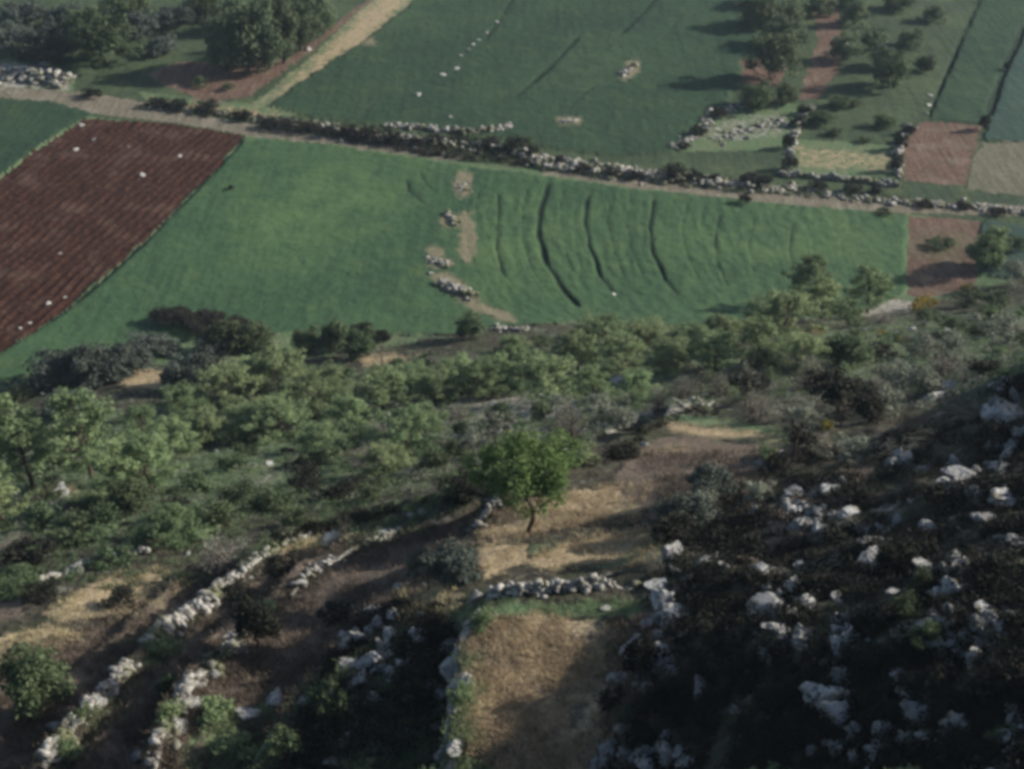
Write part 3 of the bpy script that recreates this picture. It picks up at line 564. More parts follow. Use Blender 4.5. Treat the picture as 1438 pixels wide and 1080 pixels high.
# ------------------------------------------------------------------ what grows where (pixel of the foot, apparent width and height)
PLANTS = {
'hero': [(735, 750, 162, 182)],
'pine': [(48, 690, 92, 128), (8, 742, 70, 78), (128, 672, 84, 118), (172, 700, 76, 84), (212, 688, 74, 84), (245, 640, 62, 60), (200, 620, 60, 54), (262, 585, 60, 52), (318, 572, 78, 66), (352, 560, 70, 62), (398, 560, 92, 78), (440, 590, 80, 66), (352, 612, 84, 56), (470, 565, 62, 60), (395, 612, 76, 56), (290, 622, 70, 52),
 (452, 630, 60, 44), (536, 575, 70, 62), (578, 560, 70, 58), (612, 572, 64, 56), (568, 640, 74, 72), (600, 610, 60, 50), (648, 552, 66, 58), (676, 560, 56, 60), (702, 545, 58, 52), (742, 540, 66, 56), (775, 560, 74, 66), (722, 505, 50, 38), (812, 520, 62, 58), (848, 500, 76, 60), (832, 560, 60, 50), (880, 520, 70, 54),
 (905, 492, 66, 48), (936, 520, 70, 54), (968, 500, 66, 50), (1002, 520, 66, 56), (1020, 484, 58, 48), (1066, 512, 62, 66), (1092, 488, 78, 84), (1060, 462, 46, 42), (1132, 428, 56, 70), (1152, 452, 48, 60), (1218, 440, 60, 68), (1190, 458, 44, 44), (1118, 520, 60, 56), (1382, 378, 50, 60), (240, 762, 70, 58), (540, 665, 64, 50), (488, 600, 56, 50), (900, 560, 56, 46)],
'olive': [(92, 538, 84, 62), (132, 540, 70, 66), (165, 530, 70, 62), (258, 545, 66, 56), (292, 543, 62, 56), (208, 498, 66, 42), (300, 498, 52, 36), (95, 588, 76, 50), (1000, 700, 66, 60), (640, 815, 76, 66), (592, 806, 50, 44), (968, 742, 76, 64)],
'round': [(470, 492, 44, 50), (505, 500, 40, 50), (660, 474, 46, 42), (322, 492, 56, 52), (362, 490, 50, 48), (430, 492, 40, 40), (118, 640, 50, 60), (185, 720, 60, 58), (1190, 510, 70, 52), (1248, 122, 46, 58), (62, 985, 96, 92), (1070, 520, 50, 44), (1385, 370, 56, 48), (20, 830, 60, 36)],
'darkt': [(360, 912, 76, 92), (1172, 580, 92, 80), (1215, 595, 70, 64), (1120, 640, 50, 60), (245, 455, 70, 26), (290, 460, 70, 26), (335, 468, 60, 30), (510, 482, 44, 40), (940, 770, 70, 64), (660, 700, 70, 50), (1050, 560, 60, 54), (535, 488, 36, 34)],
'gshrub': [(1190, 640, 74, 40), (1235, 590, 70, 60), (1290, 560, 70, 54), (1130, 600, 60, 46), (980, 720, 70, 50), (1340, 500, 60, 40), (1400, 470, 70, 44), (1290, 500, 60, 40), (865, 600, 60, 40), (700, 620, 60, 50), (670, 640, 60, 50), (1420, 400, 50, 40), (1070, 700, 56, 36), (840, 590, 50, 44), (1270, 545, 76, 50), (1400, 500, 50, 40)],
'bare': [(320, 806, 100, 78), (800, 612, 66, 62), (925, 578, 52, 50), (960, 560, 50, 46), (1060, 590, 60, 56), (520, 655, 70, 50), (1330, 530, 70, 50), (640, 590, 44, 34), (1240, 455, 50, 26), (916, 806, 34, 46), (1010, 555, 44, 44), (1140, 545, 60, 60)],
'dead': [(1046, 580, 56, 88), (1112, 650, 50, 82), (486, 776, 40, 64), (806, 620, 48, 70), (600, 830, 40, 70), (535, 522, 36, 44), (1180, 600, 40, 66), (985, 560, 40, 50)],
'dshrub': [(900, 945, 60, 66), (896, 1040, 50, 44), (925, 1000, 60, 60), (250, 728, 60, 40), (40, 790, 84, 50), (470, 700, 70, 40), (430, 680, 60, 36), (400, 800, 70, 34), (170, 850, 60, 30), (60, 840, 60, 26), (1200, 700, 50, 30), (1180, 760, 60, 34), (1260, 800, 70, 50), (1240, 880, 60, 46), (1310, 700, 60, 40),  # first shrub is added to cast a strip of shade on the bottom terrace
   (1400, 620, 50, 40), (1320, 960, 60, 40), (1060, 780, 60, 40), (1050, 820, 50, 34), (1010, 760, 56, 30), (1330, 520, 50, 30), (1240, 500, 50, 26), (1310, 485, 50, 26), (1380, 530, 60, 34), (1420, 560, 50, 36), (700, 690, 50, 36), (560, 860, 50, 30), (330, 838, 50, 26), (1090, 660, 44, 30), (880, 640, 50, 26), (470, 870, 60, 36), (1000, 900, 60, 30), (1420, 880, 50, 40), (1100, 990, 60, 40), (860, 990, 60, 36)],
'shrub': [(310, 735, 66, 44), (380, 720, 80, 50), (420, 740, 60, 36), (100, 760, 84, 50), (150, 742, 70, 46), (200, 770, 60, 36), (340, 700, 60, 36), (640, 690, 60, 36), (520, 700, 56, 30), (280, 690, 60, 38), (330, 660, 54, 36), (160, 790, 60, 30), (60, 740, 70, 44), (130, 720, 60, 40), (440, 655, 56, 34), (480, 640, 50, 30), (610, 660, 60, 40), (640, 640, 54, 36), (500, 620, 50, 34), (700, 590, 54, 34), (760, 590, 54, 36), (650, 610, 50, 30), (550, 600, 50, 30), (790, 500, 44, 26), (950, 480, 44, 24), (1000, 460, 44, 22), (1120, 480, 50, 30), (1170, 490, 50, 28), (870, 470, 44, 24), (820, 470, 40, 22), (760, 485, 40, 22), (600, 510, 40, 22), (560, 520, 40, 24), (480, 530, 44, 28),
   (380, 520, 50, 30), (420, 530, 50, 28), (30, 560, 60, 28), (20, 620, 50, 40), (330, 470, 34, 16), (1420, 350, 40, 30), (1300, 450, 50, 24), (1360, 430, 60, 30), (1400, 430, 50, 30), (1250, 480, 40, 22), (1340, 465, 50, 26), (240, 980, 50, 46), (470, 1000, 60, 50), (450, 980, 44, 30), (1270, 870, 50, 46), (1290, 830, 40, 44), (400, 1050, 60, 40), (30, 815, 60, 26), (1300, 900, 50, 40), (880, 1010, 50, 30), (1410, 1040, 50, 34)],
'lshrub': [(600, 1112, 120, 60), (660, 1100, 80, 50), (1076, 1112, 60, 50), (1290, 1108, 90, 46), (700, 1120, 60, 40), (520, 1100, 60, 30), (225, 920, 60, 36), (300, 1010, 70, 46), (330, 1050, 70, 36), (240, 1010, 50, 44), (680, 880, 50, 36), (650, 990, 40, 40), (380, 860, 50, 26), (280, 760, 60, 24), (820, 650, 50, 34), (235, 750, 40, 22), (1080, 640, 44, 20), (120, 1010, 40, 30), (90, 1060, 50, 34)],
'yshrub': [(1296, 432, 44, 26), (1285, 438, 24, 20), (1360, 410, 30, 16), (1145, 470, 34, 16), (1390, 440, 26, 12), (1270, 480, 24, 12), (240, 745, 26, 12), (870, 520, 24, 12), (1160, 600, 26, 16), (1240, 470, 22, 10)],
}
FAR = {   # the groves beyond the bank and the scrub growing on it
'olive': [(20, 70, 56, 44), (66, 88, 70, 60), (36, 30, 60, 34), (95, 40, 60, 40), (200, 48, 56, 40), (250, 36, 54, 34), (230, 74, 48, 30), (1240, 96, 34, 36)],
'orch': [(1082, 112, 66, 74), (1100, 66, 60, 50), (1068, 36, 60, 50), (1078, 6, 56, 40), (1110, 30, 44, 36), (1186, 84, 40, 44), (1150, 20, 40, 30), (1200, 34, 40, 36), (1222, 70, 40, 34), (1280, 66, 40, 30), (1262, 14, 44, 30), (1310, 30, 34, 24), (1195, 8, 50, 30), (320, 98, 54, 90), (346, 104, 56, 96), (372, 100, 58, 100), (398, 88, 56, 94), (424, 70, 54, 80), (446, 46, 50, 64), (334, 44, 56, 56), (385, 30, 60, 50)],
'round': [(150, 90, 80, 84), (120, 70, 50, 56), (180, 18, 60, 40), (290, 26, 50, 44), (1062, 150, 46, 40), (1105, 145, 36, 30), (1152, 175, 34, 24), (1240, 178, 30, 20), (1180, 150, 30, 20), (1300, 100, 30, 24), (420, 20, 44, 40)],
'dshrub': [(222, 150, 40, 14), (255, 152, 44, 16), (292, 156, 44, 16), (340, 168, 36, 18), (375, 178, 34, 18), (405, 182, 34, 20), (434, 186, 34, 20), (462, 190, 30, 20), (520, 196, 36, 24), (552, 202, 34, 22), (584, 206, 30, 18), (690, 208, 34, 20), (720, 212, 40, 26), (748, 218, 36, 20), (820, 240, 30, 16), (858, 246, 30, 16), (888, 250, 34, 18), (948, 250, 44, 26), (976, 252, 34, 18), (1000, 256, 30, 16), (1050, 258, 34, 22), (1072, 262, 30, 22), (1048, 284, 24, 16), (1150, 266, 30, 18), (1196, 270, 34, 18), (1226, 272, 28, 16), (1110, 238, 24, 26), (1106, 208, 24, 24),
   (1118, 178, 24, 18), (1258, 240, 22, 28), (1264, 210, 24, 26), (1275, 190, 24, 18), (1380, 182, 18, 24), (1300, 290, 28, 12), (1350, 292, 30, 12), (1400, 300, 30, 12), (130, 136, 36, 16), (325, 266, 12, 8), (982, 190, 26, 18), (960, 208, 24, 12), (790, 228, 30, 14), (1010, 165, 26, 18), (640, 200, 30, 14), (1130, 160, 26, 18), (490, 192, 34, 20), (610, 200, 26, 16), (1414, 100, 12, 14)],
'shrub': [(1240, 300, 26, 10), (280, 120, 30, 16), (320, 126, 26, 12), (740, 198, 24, 12), (668, 196, 30, 14), (1200, 150, 26, 14), (1170, 190, 30, 14), (1215, 200, 24, 12), (1320, 345, 44, 14)],
}
for src in (FAR, PLANTS):
    for key, lst in src.items():
        for b in lst:
            big = 1.12 if src is FAR and key in ('olive', 'round', 'orch') else 1.22 if key == 'pine' else 1.15 if key in ('olive', 'round', 'gshrub') else 1.0
            plant(key, b[0], b[1] + (4 if big > 1.3 else 0), b[2] * big, b[3] * (1 + (big - 1) * .7))
def scatter(poly, n, mind, tries=40):
    q = np.array(poly, float); lo, hi = q.min(0), q.max(0); out = []
    for _ in range(n * tries):
        p = lo + rng.random(2) * (hi - lo)
        if inpoly(p[:1], p[1:], poly)[0] and all((p[0] - o[0]) ** 2 + ((p[1] - o[1]) * 1.6) ** 2 > mind ** 2 for o in out): out.append(p)
        if len(out) >= n: break
    return np.array(out)
MID = [(-60, 600), (250, 600), (500, 520), (700, 490), (1000, 480), (1150, 450), (1438, 440), (1500, 540), (1250, 560), (1100, 560), (900, 580), (800, 640), (640, 680), (480, 710), (300, 740), (100, 780), (-60, 800)]
FILL = []
for p in scatter(MID, 130, 26):
    key = ['shrub', 'lshrub', 'dshrub', 'gshrub', 'shrub', 'bare'][rng.integers(6)]; s = 26 + 26 * rng.random(); FILL.append(plant(key, p[0], p[1], s, s * .55)); PLACED[-1] = PLACED[-1][:3] + ('fill_' + key,)

# ------------------------------------------------------------------ stones
STONES = []
def stone(px, py, w, h, key='boulder', tilt=.25, tag=''):
    p = hit([(px, py)])[0]; m = math.dist(p, (0, 0, CAMZ)) / FPX; lst = CRAG if key == 'crag' else ROCK; k = len(STONES)
    o = link('rock_outcrop' if key == 'crag' else 'boulder', lst[k % len(lst)]); dep = math.asin((CAMZ - p[2]) / (m * FPX)); W = w * m / 2 * 1.3; Hh = max((h * m / 2 - W * .6 * math.sin(dep)) / math.cos(dep), W * .45)
    o.location = (p[0], p[1], float(hgt(p[0], p[1])) + Hh * (.12 if key == 'crag' else .2)); o.scale = (W, W * (.8 + .4 * rng.random()), Hh); o.rotation_euler = (rng.normal(0, tilt), rng.normal(0, tilt), rng.random() * 6.28)
    STONES.append((o, px, py, max(w, h), key, tag)); return o
BIG = [(1398, 600, 56, 74, 'crag'), (1425, 585, 44, 40, 'crag'), (1262, 652, 34, 46, 'crag'), (1345, 670, 42, 34, 'boulder'), (1412, 702, 50, 44, 'crag'), (1388, 730, 40, 30, 'boulder'), (1120, 722, 44, 26, 'crag'), (1152, 748, 36, 26, 'crag'), (1192, 722, 34, 20, 'boulder'), (1225, 792, 40, 18, 'boulder'), (1214, 762, 22, 22, 'boulder'), (1348, 794, 24, 20, 'boulder'), (1080, 862, 48, 40, 'boulder'), (1115, 822, 26, 26, 'boulder'),
 (1135, 848, 26, 16, 'boulder'), (1176, 912, 40, 50, 'crag'), (1165, 972, 62, 60, 'crag'), (1180, 1010, 50, 56, 'boulder'), (1155, 985, 44, 40, 'boulder'), (1292, 1002, 46, 50, 'crag'), (1277, 952, 40, 26, 'boulder'), (1330, 836, 36, 56, 'crag'), (1312, 805, 40, 28, 'crag'), (1352, 898, 34, 40, 'crag'), (1372, 930, 30, 30, 'boulder'), (1098, 905, 18, 50, 'crag'), (1122, 900, 24, 36, 'crag'), (1298, 880, 24, 26, 'boulder'),
 (888, 915, 38, 36, 'crag'), (926, 928, 40, 36, 'boulder'), (945, 945, 26, 22, 'boulder'), (935, 845, 44, 56, 'crag'), (945, 868, 44, 34, 'boulder'), (925, 822, 34, 24, 'boulder'), (985, 972, 40, 16, 'boulder'), (862, 1058, 42, 44, 'crag'), (870, 952, 26, 18, 'boulder'), (942, 1062, 40, 44, 'crag'), (912, 1078, 40, 30, 'boulder'), (1232, 1064, 50, 46, 'crag'), (1252, 1032, 40, 30, 'boulder'), (1345, 1024, 28, 50, 'crag'), (1422, 1040, 34, 50, 'crag'), (1382, 982, 18, 22, 'boulder'),
 (1420, 880, 34, 24, 'boulder'), (1430, 765, 26, 20, 'boulder'), (1340, 545, 34, 22, 'boulder'), (1312, 560, 30, 16, 'boulder'), (960, 1078, 30, 26, 'boulder'), (1180, 845, 22, 20, 'boulder'), (1172, 872, 20, 24, 'boulder'), (640, 940, 38, 46, 'boulder'), (630, 912, 28, 26, 'boulder'), (646, 962, 34, 22, 'boulder'), (618, 978, 20, 22, 'boulder'), (640, 1048, 34, 26, 'boulder'), (616, 1024, 20, 14, 'boulder'), (668, 838, 20, 18, 'boulder'),
 (556, 866, 22, 24, 'boulder'), (588, 892, 30, 26, 'crag'), (524, 930, 36, 44, 'crag'), (500, 955, 36, 36, 'crag'), (546, 892, 24, 22, 'boulder'), (520, 860, 24, 22, 'boulder'), (560, 826, 16, 14, 'boulder'), (352, 1002, 30, 22, 'boulder'), (385, 985, 30, 22, 'boulder'), (272, 988, 20, 20, 'boulder'), (250, 1022, 24, 16, 'boulder'), (332, 912, 24, 20, 'boulder'), (432, 985, 24, 24, 'boulder'), (300, 950, 18, 24, 'boulder'), (190, 1062, 20, 20, 'boulder'),
 (578, 726, 18, 16, 'boulder'), (594, 722, 16, 14, 'boulder'), (545, 748, 18, 14, 'boulder'), (534, 754, 18, 14, 'boulder'), (460, 760, 30, 14, 'boulder'), (135, 990, 22, 24, 'boulder'), (72, 1022, 20, 14, 'boulder'), (162, 940, 20, 16, 'boulder'), (420, 820, 26, 22, 'boulder'), (85, 692, 34, 12, 'boulder'), (250, 736, 18, 10, 'boulder'), (232, 754, 14, 10, 'boulder'), (130, 757, 14, 9, 'boulder'), (178, 762, 12, 8, 'boulder'), (330, 656, 30, 10, 'crag'), (262, 780, 12, 10, 'boulder'), (110, 800, 16, 12, 'boulder'),
 (586, 636, 22, 16, 'crag'), (512, 562, 12, 10, 'boulder'), (556, 568, 14, 9, 'boulder'), (866, 538, 16, 16, 'boulder'), (878, 520, 16, 12, 'boulder'), (775, 616, 14, 12, 'boulder'), (792, 612, 18, 12, 'boulder'), (820, 606, 18, 18, 'boulder'), (760, 556, 16, 10, 'boulder'), (640, 615, 14, 8, 'boulder'), (695, 705, 18, 22, 'crag'), (680, 738, 22, 18, 'crag'), (850, 856, 16, 8, 'boulder'), (1100, 636, 14, 12, 'boulder'), (1025, 704, 16, 10, 'boulder'), (960, 728, 14, 9, 'boulder'), (905, 625, 12, 8, 'boulder'),
 (1115, 690, 26, 18, 'boulder'), (1170, 690, 26, 14, 'boulder'), (1020, 800, 24, 16, 'boulder'), (1065, 805, 30, 18, 'boulder'), (1240, 762, 20, 14, 'boulder'), (985, 790, 24, 20, 'boulder'), (968, 812, 20, 16, 'boulder'), (1300, 1040, 30, 22, 'boulder'), (1330, 1066, 26, 22, 'boulder'), (700, 608, 14, 8, 'boulder'), (1066, 650, 14, 10, 'boulder')]
for b in BIG: stone(*b[:4], key=b[4])
for cx_, cy_, a_, b_, n_, s0 in ((1172, 950, 22, 75, 9, 30), (1335, 860, 26, 75, 9, 26), (938, 850, 18, 40, 6, 26), (1115, 730, 46, 24, 8, 22), (1290, 1000, 30, 60, 8, 28), (1410, 640, 24, 80, 8, 30), (915, 925, 34, 24, 5, 24), (905, 1060, 50, 18, 6, 28), (1110, 885, 24, 40, 6, 22), (1235, 1060, 30, 20, 4, 30), (1425, 1030, 20, 40, 4, 26), (1090, 850, 26, 18, 3, 26), (530, 915, 46, 40, 8, 22), (1360, 690, 36, 20, 4, 22), (1200, 750, 40, 26, 4, 18), (1395, 900, 30, 26, 4, 22)):
    for p in range(int(n_ * 2.3)):
        u_ = rng.normal(0, .6); stone(cx_ + a_ * rng.normal(0, .6), cy_ + b_ * 1.15 * u_, s0 * (.5 + .7 * rng.random()), s0 * (.6 + .9 * rng.random()), key='crag', tag='cluster')
FIELDST = [(587, 133, 11), (622, 105, 8), (641, 97, 10), (648, 78, 6), (657, 70, 7), (664, 63, 7), (673, 56, 6), (684, 46, 6), (698, 32, 9), (632, 164, 7), (115, 176, 10), (200, 246, 9), (107, 210, 9), (253, 220, 7), (68, 426, 9), (28, 462, 10), (42, 454, 6), (92, 418, 7), (84, 356, 6), (862, 414, 8), (604, 384, 9), (600, 362, 8), (180, 206, 6), (132, 196, 6), (64, 90, 16), (98, 108, 16), (1306, 134, 7), (1304, 148, 7), (1300, 160, 8), (1190, 62, 8), (1245, 58, 6), (435, 70, 9), (12, 132, 6), (320, 75, 6)]
for x, y, s in FIELDST: stone(x, y, s * .85, s * .62, tag='field')
SL = [(1130, 690), (1300, 620), (1480, 620), (1500, 1100), (850, 1110), (850, 1000), (900, 880), (960, 800)]
for p in scatter(SL, 70, 26): s = 7 + 18 * rng.random() ** 2; stone(p[0], p[1], s * 1.3, s, key='crag' if rng.random() < .4 else 'boulder', tag='slope')
for p in scatter([(620, 840), (660, 860), (640, 1090), (400, 1090), (520, 880)], 22, 24): s = 8 + 10 * rng.random(); stone(p[0], p[1], s * 1.3, s, tag='shade')
for p in scatter(MID, 40, 40): s = 5 + 6 * rng.random(); stone(p[0], p[1], s * 1.5, s, tag='mid')

SMALL = [g_rock(600 + k, 2, 6, (1, .85, .75), .14) for k in range(8)]
def pile(name, pts, n, wpx, spx, label, cat, lift=.0, stack=1, moss=None, jit=1.0):
    """a wall or bank of loose stones following a pixel polyline: one thing"""
    W = hit(pts); seg = np.hypot(*np.diff(W[:, :2], axis=0).T); cum = np.concatenate([[0], np.cumsum(seg)]); parts = []
    mm = math.dist(W[len(W) // 2], (0, 0, CAMZ)) / FPX; n = int(n)
    for k in range(n):
        a = rng.random() * cum[-1]
        if name == 'stone_wall' and vn(np.array(a / 1.7), np.array(n * .37), 7) < .42 and rng.random() < .85: continue
        i = min(np.searchsorted(cum, a) - 1, len(seg) - 1); i = max(i, 0); t = (a - cum[i]) / seg[i]; c = W[i] + (W[i + 1] - W[i]) * t
        d = (W[i + 1] - W[i])[:2] / seg[i]; off = rng.normal(0, .4) * wpx * mm * jit; x, y = c[0] - d[1] * off, c[1] + d[0] * off; s = spx * mm / 2 * (.4 + 1.25 * rng.random() ** 2.2)
        z = float(hgt(x, y)) + s * .25 + (rng.random() * lift * math.exp(-(off / (wpx * mm * .5 + 1e-6)) ** 2) if lift else 0)
        v, f = SMALL[rng.integers(8)]; th = rng.random() * 6.28; cc, ss = math.cos(th), math.sin(th); v = v * s * [1.15, .9, .75]
        parts.append((np.stack([v[:, 0] * cc - v[:, 1] * ss + x, v[:, 0] * ss + v[:, 1] * cc + y, v[:, 2] + z], 1), f))
    if name != 'scattered_stones':   # the packed core the loose stones lie on
        cc_ = np.concatenate([W[i] + (W[i + 1] - W[i]) * np.linspace(0, 1, 9)[:-1, None] for i in range(len(W) - 1)] + [W[-1:]]); cc_[:, 2] = hgt(cc_[:, 0], cc_[:, 1]) - .02
        cr_ = max(spx * mm * .42, wpx * mm * .3); tv, tf = tube(cc_, np.full(len(cc_), cr_) * (.8 + .4 * rng.random(len(cc_))), 8); parts.append((tv, np.concatenate([tf[:, [0, 1, 2]], tf[:, [0, 2, 3]]])))
        t_ = parts[-1][0]; zc = np.repeat(cc_[:, 2], 8); t_[:, 2] = zc + (t_[:, 2] - zc) * min(1, .16 / cr_ + .2)
    v, f = join(parts); c = v.mean(0); c[2] = v[:, 2].min(); o = link(name, mesh(name, v - c, f, MT['wall'], True), loc=c)
    if name == 'scattered_stones': o['kind'] = 'stuff'; return o
    return setp(o, label, cat)
SW = 'stone_wall'
pile(SW, [(60, 1080), (140, 980), (182, 930)], 189, 18, 12, 'rough limestone terrace wall running up from the bottom left corner', 'wall', .3)
pile(SW, [(205, 905), (232, 885), (300, 838), (312, 828)], 189, 27, 12, 'crumbling pale limestone terrace wall above the green tuft left of the small dark tree', 'wall', .35)
pile(SW, [(300, 832), (392, 768), (440, 748)], 126, 16, 9, 'low broken terrace wall between the brown bare bush and the forked bare tree', 'wall', .2)
pile(SW, [(215, 1085), (270, 960), (325, 908), (348, 890)], 189, 18, 12, 'rough terrace wall just left of the thin trunk of the small dark tree', 'wall', .3)
pile(SW, [(408, 838), (425, 815), (485, 778), (560, 748)], 147, 13, 9, 'mossy terrace wall along the brow right of the forked bare tree', 'wall', .2)
pile(SW, [(618, 1075), (636, 1000), (640, 950), (676, 860)], 168, 27, 12, 'tumbled edge wall along the left side of the bottom terrace', 'wall', .3)
pile(SW, [(684, 838), (720, 832), (800, 826), (900, 824)], 399, 13, 10, 'dry stone wall crossing the head of the bottom terrace', 'wall', .35)
pile(SW, [(40, 822), (100, 800), (160, 780), (212, 776)], 126, 12, 10, 'row of pale stones above the strawy terrace on the left', 'wall', .15)
pile(SW, [(665, 742), (690, 712), (705, 692)], 75, 16, 10, 'short heap of white stones at the terrace lip left of the lone tree trunk', 'wall', .3)
pile(SW, [(850, 610), (900, 585), (960, 572), (1000, 566)], 147, 18, 7, 'pale rubble ledge behind the upper end of the terrace', 'wall', .1)
RB = 'rubble_bank'
pile(RB, [(540, 176), (590, 180), (660, 186), (720, 178)], 170, 9, 7, 'whitish rubble bank below the upper dark green field, left part', 'rubble bank', .3)
pile('scattered_stones', [(350, 168), (430, 180), (520, 192), (600, 200)], 160, 18, 6, 'scattered stones among the dark bushes beside the dirt track', 'rubble bank')
pile(RB, [(735, 222), (780, 226), (840, 234), (880, 240)], 260, 14, 8, 'pale stone bank under the round lower end of the upper field', 'rubble bank', .3)
pile('scattered_stones', [(880, 240), (960, 246), (1030, 258), (1100, 268)], 420, 14, 7, 'stony bank with dark bushes between the two big green fields', 'rubble bank')
pile(RB, [(1095, 246), (1160, 250), (1262, 262)], 200, 6, 8, 'long pale stone wall along the lower edge of the grassy plot', 'rubble bank', .5)
pile('scattered_stones', [(1100, 262), (1180, 276), (1262, 284), (1340, 290), (1438, 296)], 420, 16, 7, 'wide rubble bank beside the right hand dirt track', 'rubble bank', .1)
pile(RB, [(1262, 250), (1260, 215), (1268, 190), (1282, 178)], 90, 6, 9, 'curved stone wall on the left of the bare brown plot', 'rubble bank', .5)
pile(RB, [(1104, 240), (1110, 205), (1128, 165), (1140, 150)], 70, 7, 8, 'stone wall climbing beside the grassy plot in the orchard strip', 'rubble bank', .5)
pile('scattered_stones', [(945, 208), (985, 185), (1010, 155), (1050, 148)], 120, 14, 8, 'stony corner at the right end of the upper green field', 'rubble bank')
pile('scattered_stones', [(190, 152), (300, 158), (420, 170)], 160, 6, 5, 'thin line of stones on the verge above the ploughed field', 'rubble bank')
pile('scattered_stones', [(1000, 200), (1060, 180), (1110, 170)], 120, 26, 6, 'pale stony patch left of the grassy plot', 'rubble patch')
pile('scattered_stones', [(430, 178), (560, 198), (660, 208), (760, 224)], 240, 22, 7, '', '', .9)
pile('scattered_stones', [(740, 232), (860, 246), (980, 258), (1090, 270)], 260, 16, 8, '', '', .7)
RH = 'rubble_heap'
pile(RH, [(-20, 106), (40, 108), (96, 116)], 420, 26, 9, 'big pale rubble heap at the left edge above the dirt track', 'rubble heap', 1.3)
pile(RH, [(618, 396), (640, 408), (668, 418)], 130, 14, 8, 'long pale stone heap in the middle of the main wheat field', 'rubble heap', .5)
pile(RH, [(606, 368), (632, 374)], 30, 10, 7, 'small stone heap above the long heap in the wheat field', 'rubble heap', .2)
pile(RH, [(630, 300), (638, 318)], 30, 8, 7, 'small stone heap with a dark hollow in the wheat field', 'rubble heap', .2)
pile('scattered_stones', [(646, 252), (654, 272)], 40, 16, 6, 'sparse stones in the dry patch near the top of the main wheat field', 'rubble heap')
pile(RH, [(690, 462), (740, 464)], 50, 10, 8, 'pale stones at the lower corner of the main wheat field', 'rubble heap', .1)
pile(RH, [(874, 108), (892, 92)], 40, 8, 6, 'slanted pale rock ridge in the upper dark green field', 'rubble heap', .5)
pile('scattered_stones', [(790, 172), (812, 170)], 40, 6, 5, 'faint stony spot near the lower end of the upper field', 'rubble heap')

# ------------------------------------------------------------------ grasses and low scrub nobody could count
def tufts(name, polys, dens_px, h, wd, nbl, mat, lean=.35, spread=.12, shape='blade', seed=1):
    g = np.random.default_rng(seed); pts = []
    for poly in polys:
        q = np.array(poly, float); lo, hi = q.min(0), q.max(0); n = int((hi[0] - lo[0]) * (hi[1] - lo[1]) * dens_px); p = lo + g.random((n, 2)) * (hi - lo); pts.append(p[inpoly(p[:, 0] + 12 * fbm(p[:, 0] / 18, p[:, 1] / 12, 3, 2), p[:, 1] + 8 * fbm(p[:, 0] / 18, p[:, 1] / 12, 8, 2), poly)])
    W = hit(np.concatenate(pts)); W = W[fbm(W[:, 0] / 1.1, W[:, 1] / 1.1, 50 + seed, 3) + .25 * g.random(len(W)) > .02]; n = len(W); s = (.55 + .8 * g.random(n))
    if shape == 'blade':
        c = np.repeat(W, nbl, 0); s = np.repeat(s, nbl); N = len(c); c = c + np.stack([g.normal(0, spread, N), g.normal(0, spread, N), np.full(N, -.02)], 1); az = g.random(N) * 6.28
        t = np.stack([np.cos(az), np.sin(az), 0 * az], 1) * (wd * s)[:, None]; up = np.stack([g.normal(0, lean, N), g.normal(0, lean, N), np.ones(N)], 1) * (h * s)[:, None]
        V = np.stack([c - t, c + t, c + up], 1).reshape(-1, 3); F = np.arange(3 * N).reshape(-1, 3)
    else:
        V, F = leaves(W + np.stack([0 * s, 0 * s, h * .35 * s], 1), np.stack([wd * s, wd * s, h * .6 * s], 1), nbl, spread, g, .5)
    o = link(name, mesh(name, V, F, MT[mat])); o['kind'] = 'stuff'; return o
TREADS = [[(655, 870), (760, 860), (890, 880), (900, 1100), (650, 1100)], [(670, 745), (700, 715), (860, 680), (930, 675), (900, 735), (740, 757), (700, 800), (670, 800)], [(935, 592), (1085, 610), (1100, 622), (1020, 618), (940, 606)], [(895, 634), (975, 626), (985, 633), (900, 642)], [(740, 785), (790, 758), (920, 740), (930, 790), (780, 805)]]
tufts('dry_grass', TREADS, .075, .16, .014, 8, 'straw', .5, .14, seed=2)
tufts('dry_grass', [[(60, 860), (140, 815), (220, 795), (280, 830), (200, 870), (90, 880)], [(-30, 900), (60, 878), (130, 888), (110, 905), (-30, 950)], [(560, 830), (650, 825), (640, 872), (560, 872)], [(380, 770), (450, 745), (540, 735), (440, 780)], [(180, 520), (240, 520), (240, 552), (170, 552)], [(500, 495), (590, 495), (590, 520), (510, 520)]], .05, .2, .016, 8, 'straw', .5, .16, seed=3)
tufts('stubble', [[(-30, 930), (60, 900), (200, 835), (290, 800), (440, 765), (640, 730), (650, 800), (560, 860), (470, 930), (330, 1090), (-30, 1090)], [(860, 870), (930, 870), (900, 1090), (840, 1090)], [(900, 640), (1120, 630), (1060, 720), (960, 740)]], .07, .2, .018, 8, 'stub', .5, .16, seed=22)
tufts('grass', [[(640, 850), (690, 845), (665, 1090), (625, 1090)], [(690, 842), (900, 845), (905, 866), (700, 872)], [(60, 1090), (150, 975), (230, 890), (250, 900), (170, 1000), (110, 1090)], [(160, 900), (235, 880), (240, 940), (170, 950)], [(240, 1090), (320, 1000), (420, 990), (420, 1090)], [(420, 760), (690, 690), (690, 700), (480, 770)], [(900, 640), (1100, 600), (1130, 625), (960, 622)], [(380, 1090), (420, 960), (620, 850), (640, 900), (600, 1090)]], .03, .2, .014, 9, 'grass', .5, .16, seed=4)
BANK = [[(205, 146), (330, 158), (420, 170), (560, 186), (760, 212), (760, 236), (620, 222), (480, 196), (330, 168), (205, 154)], [(740, 228), (900, 240), (1030, 250), (1110, 262), (1260, 274), (1300, 286), (1090, 276), (900, 256), (740, 240)]]
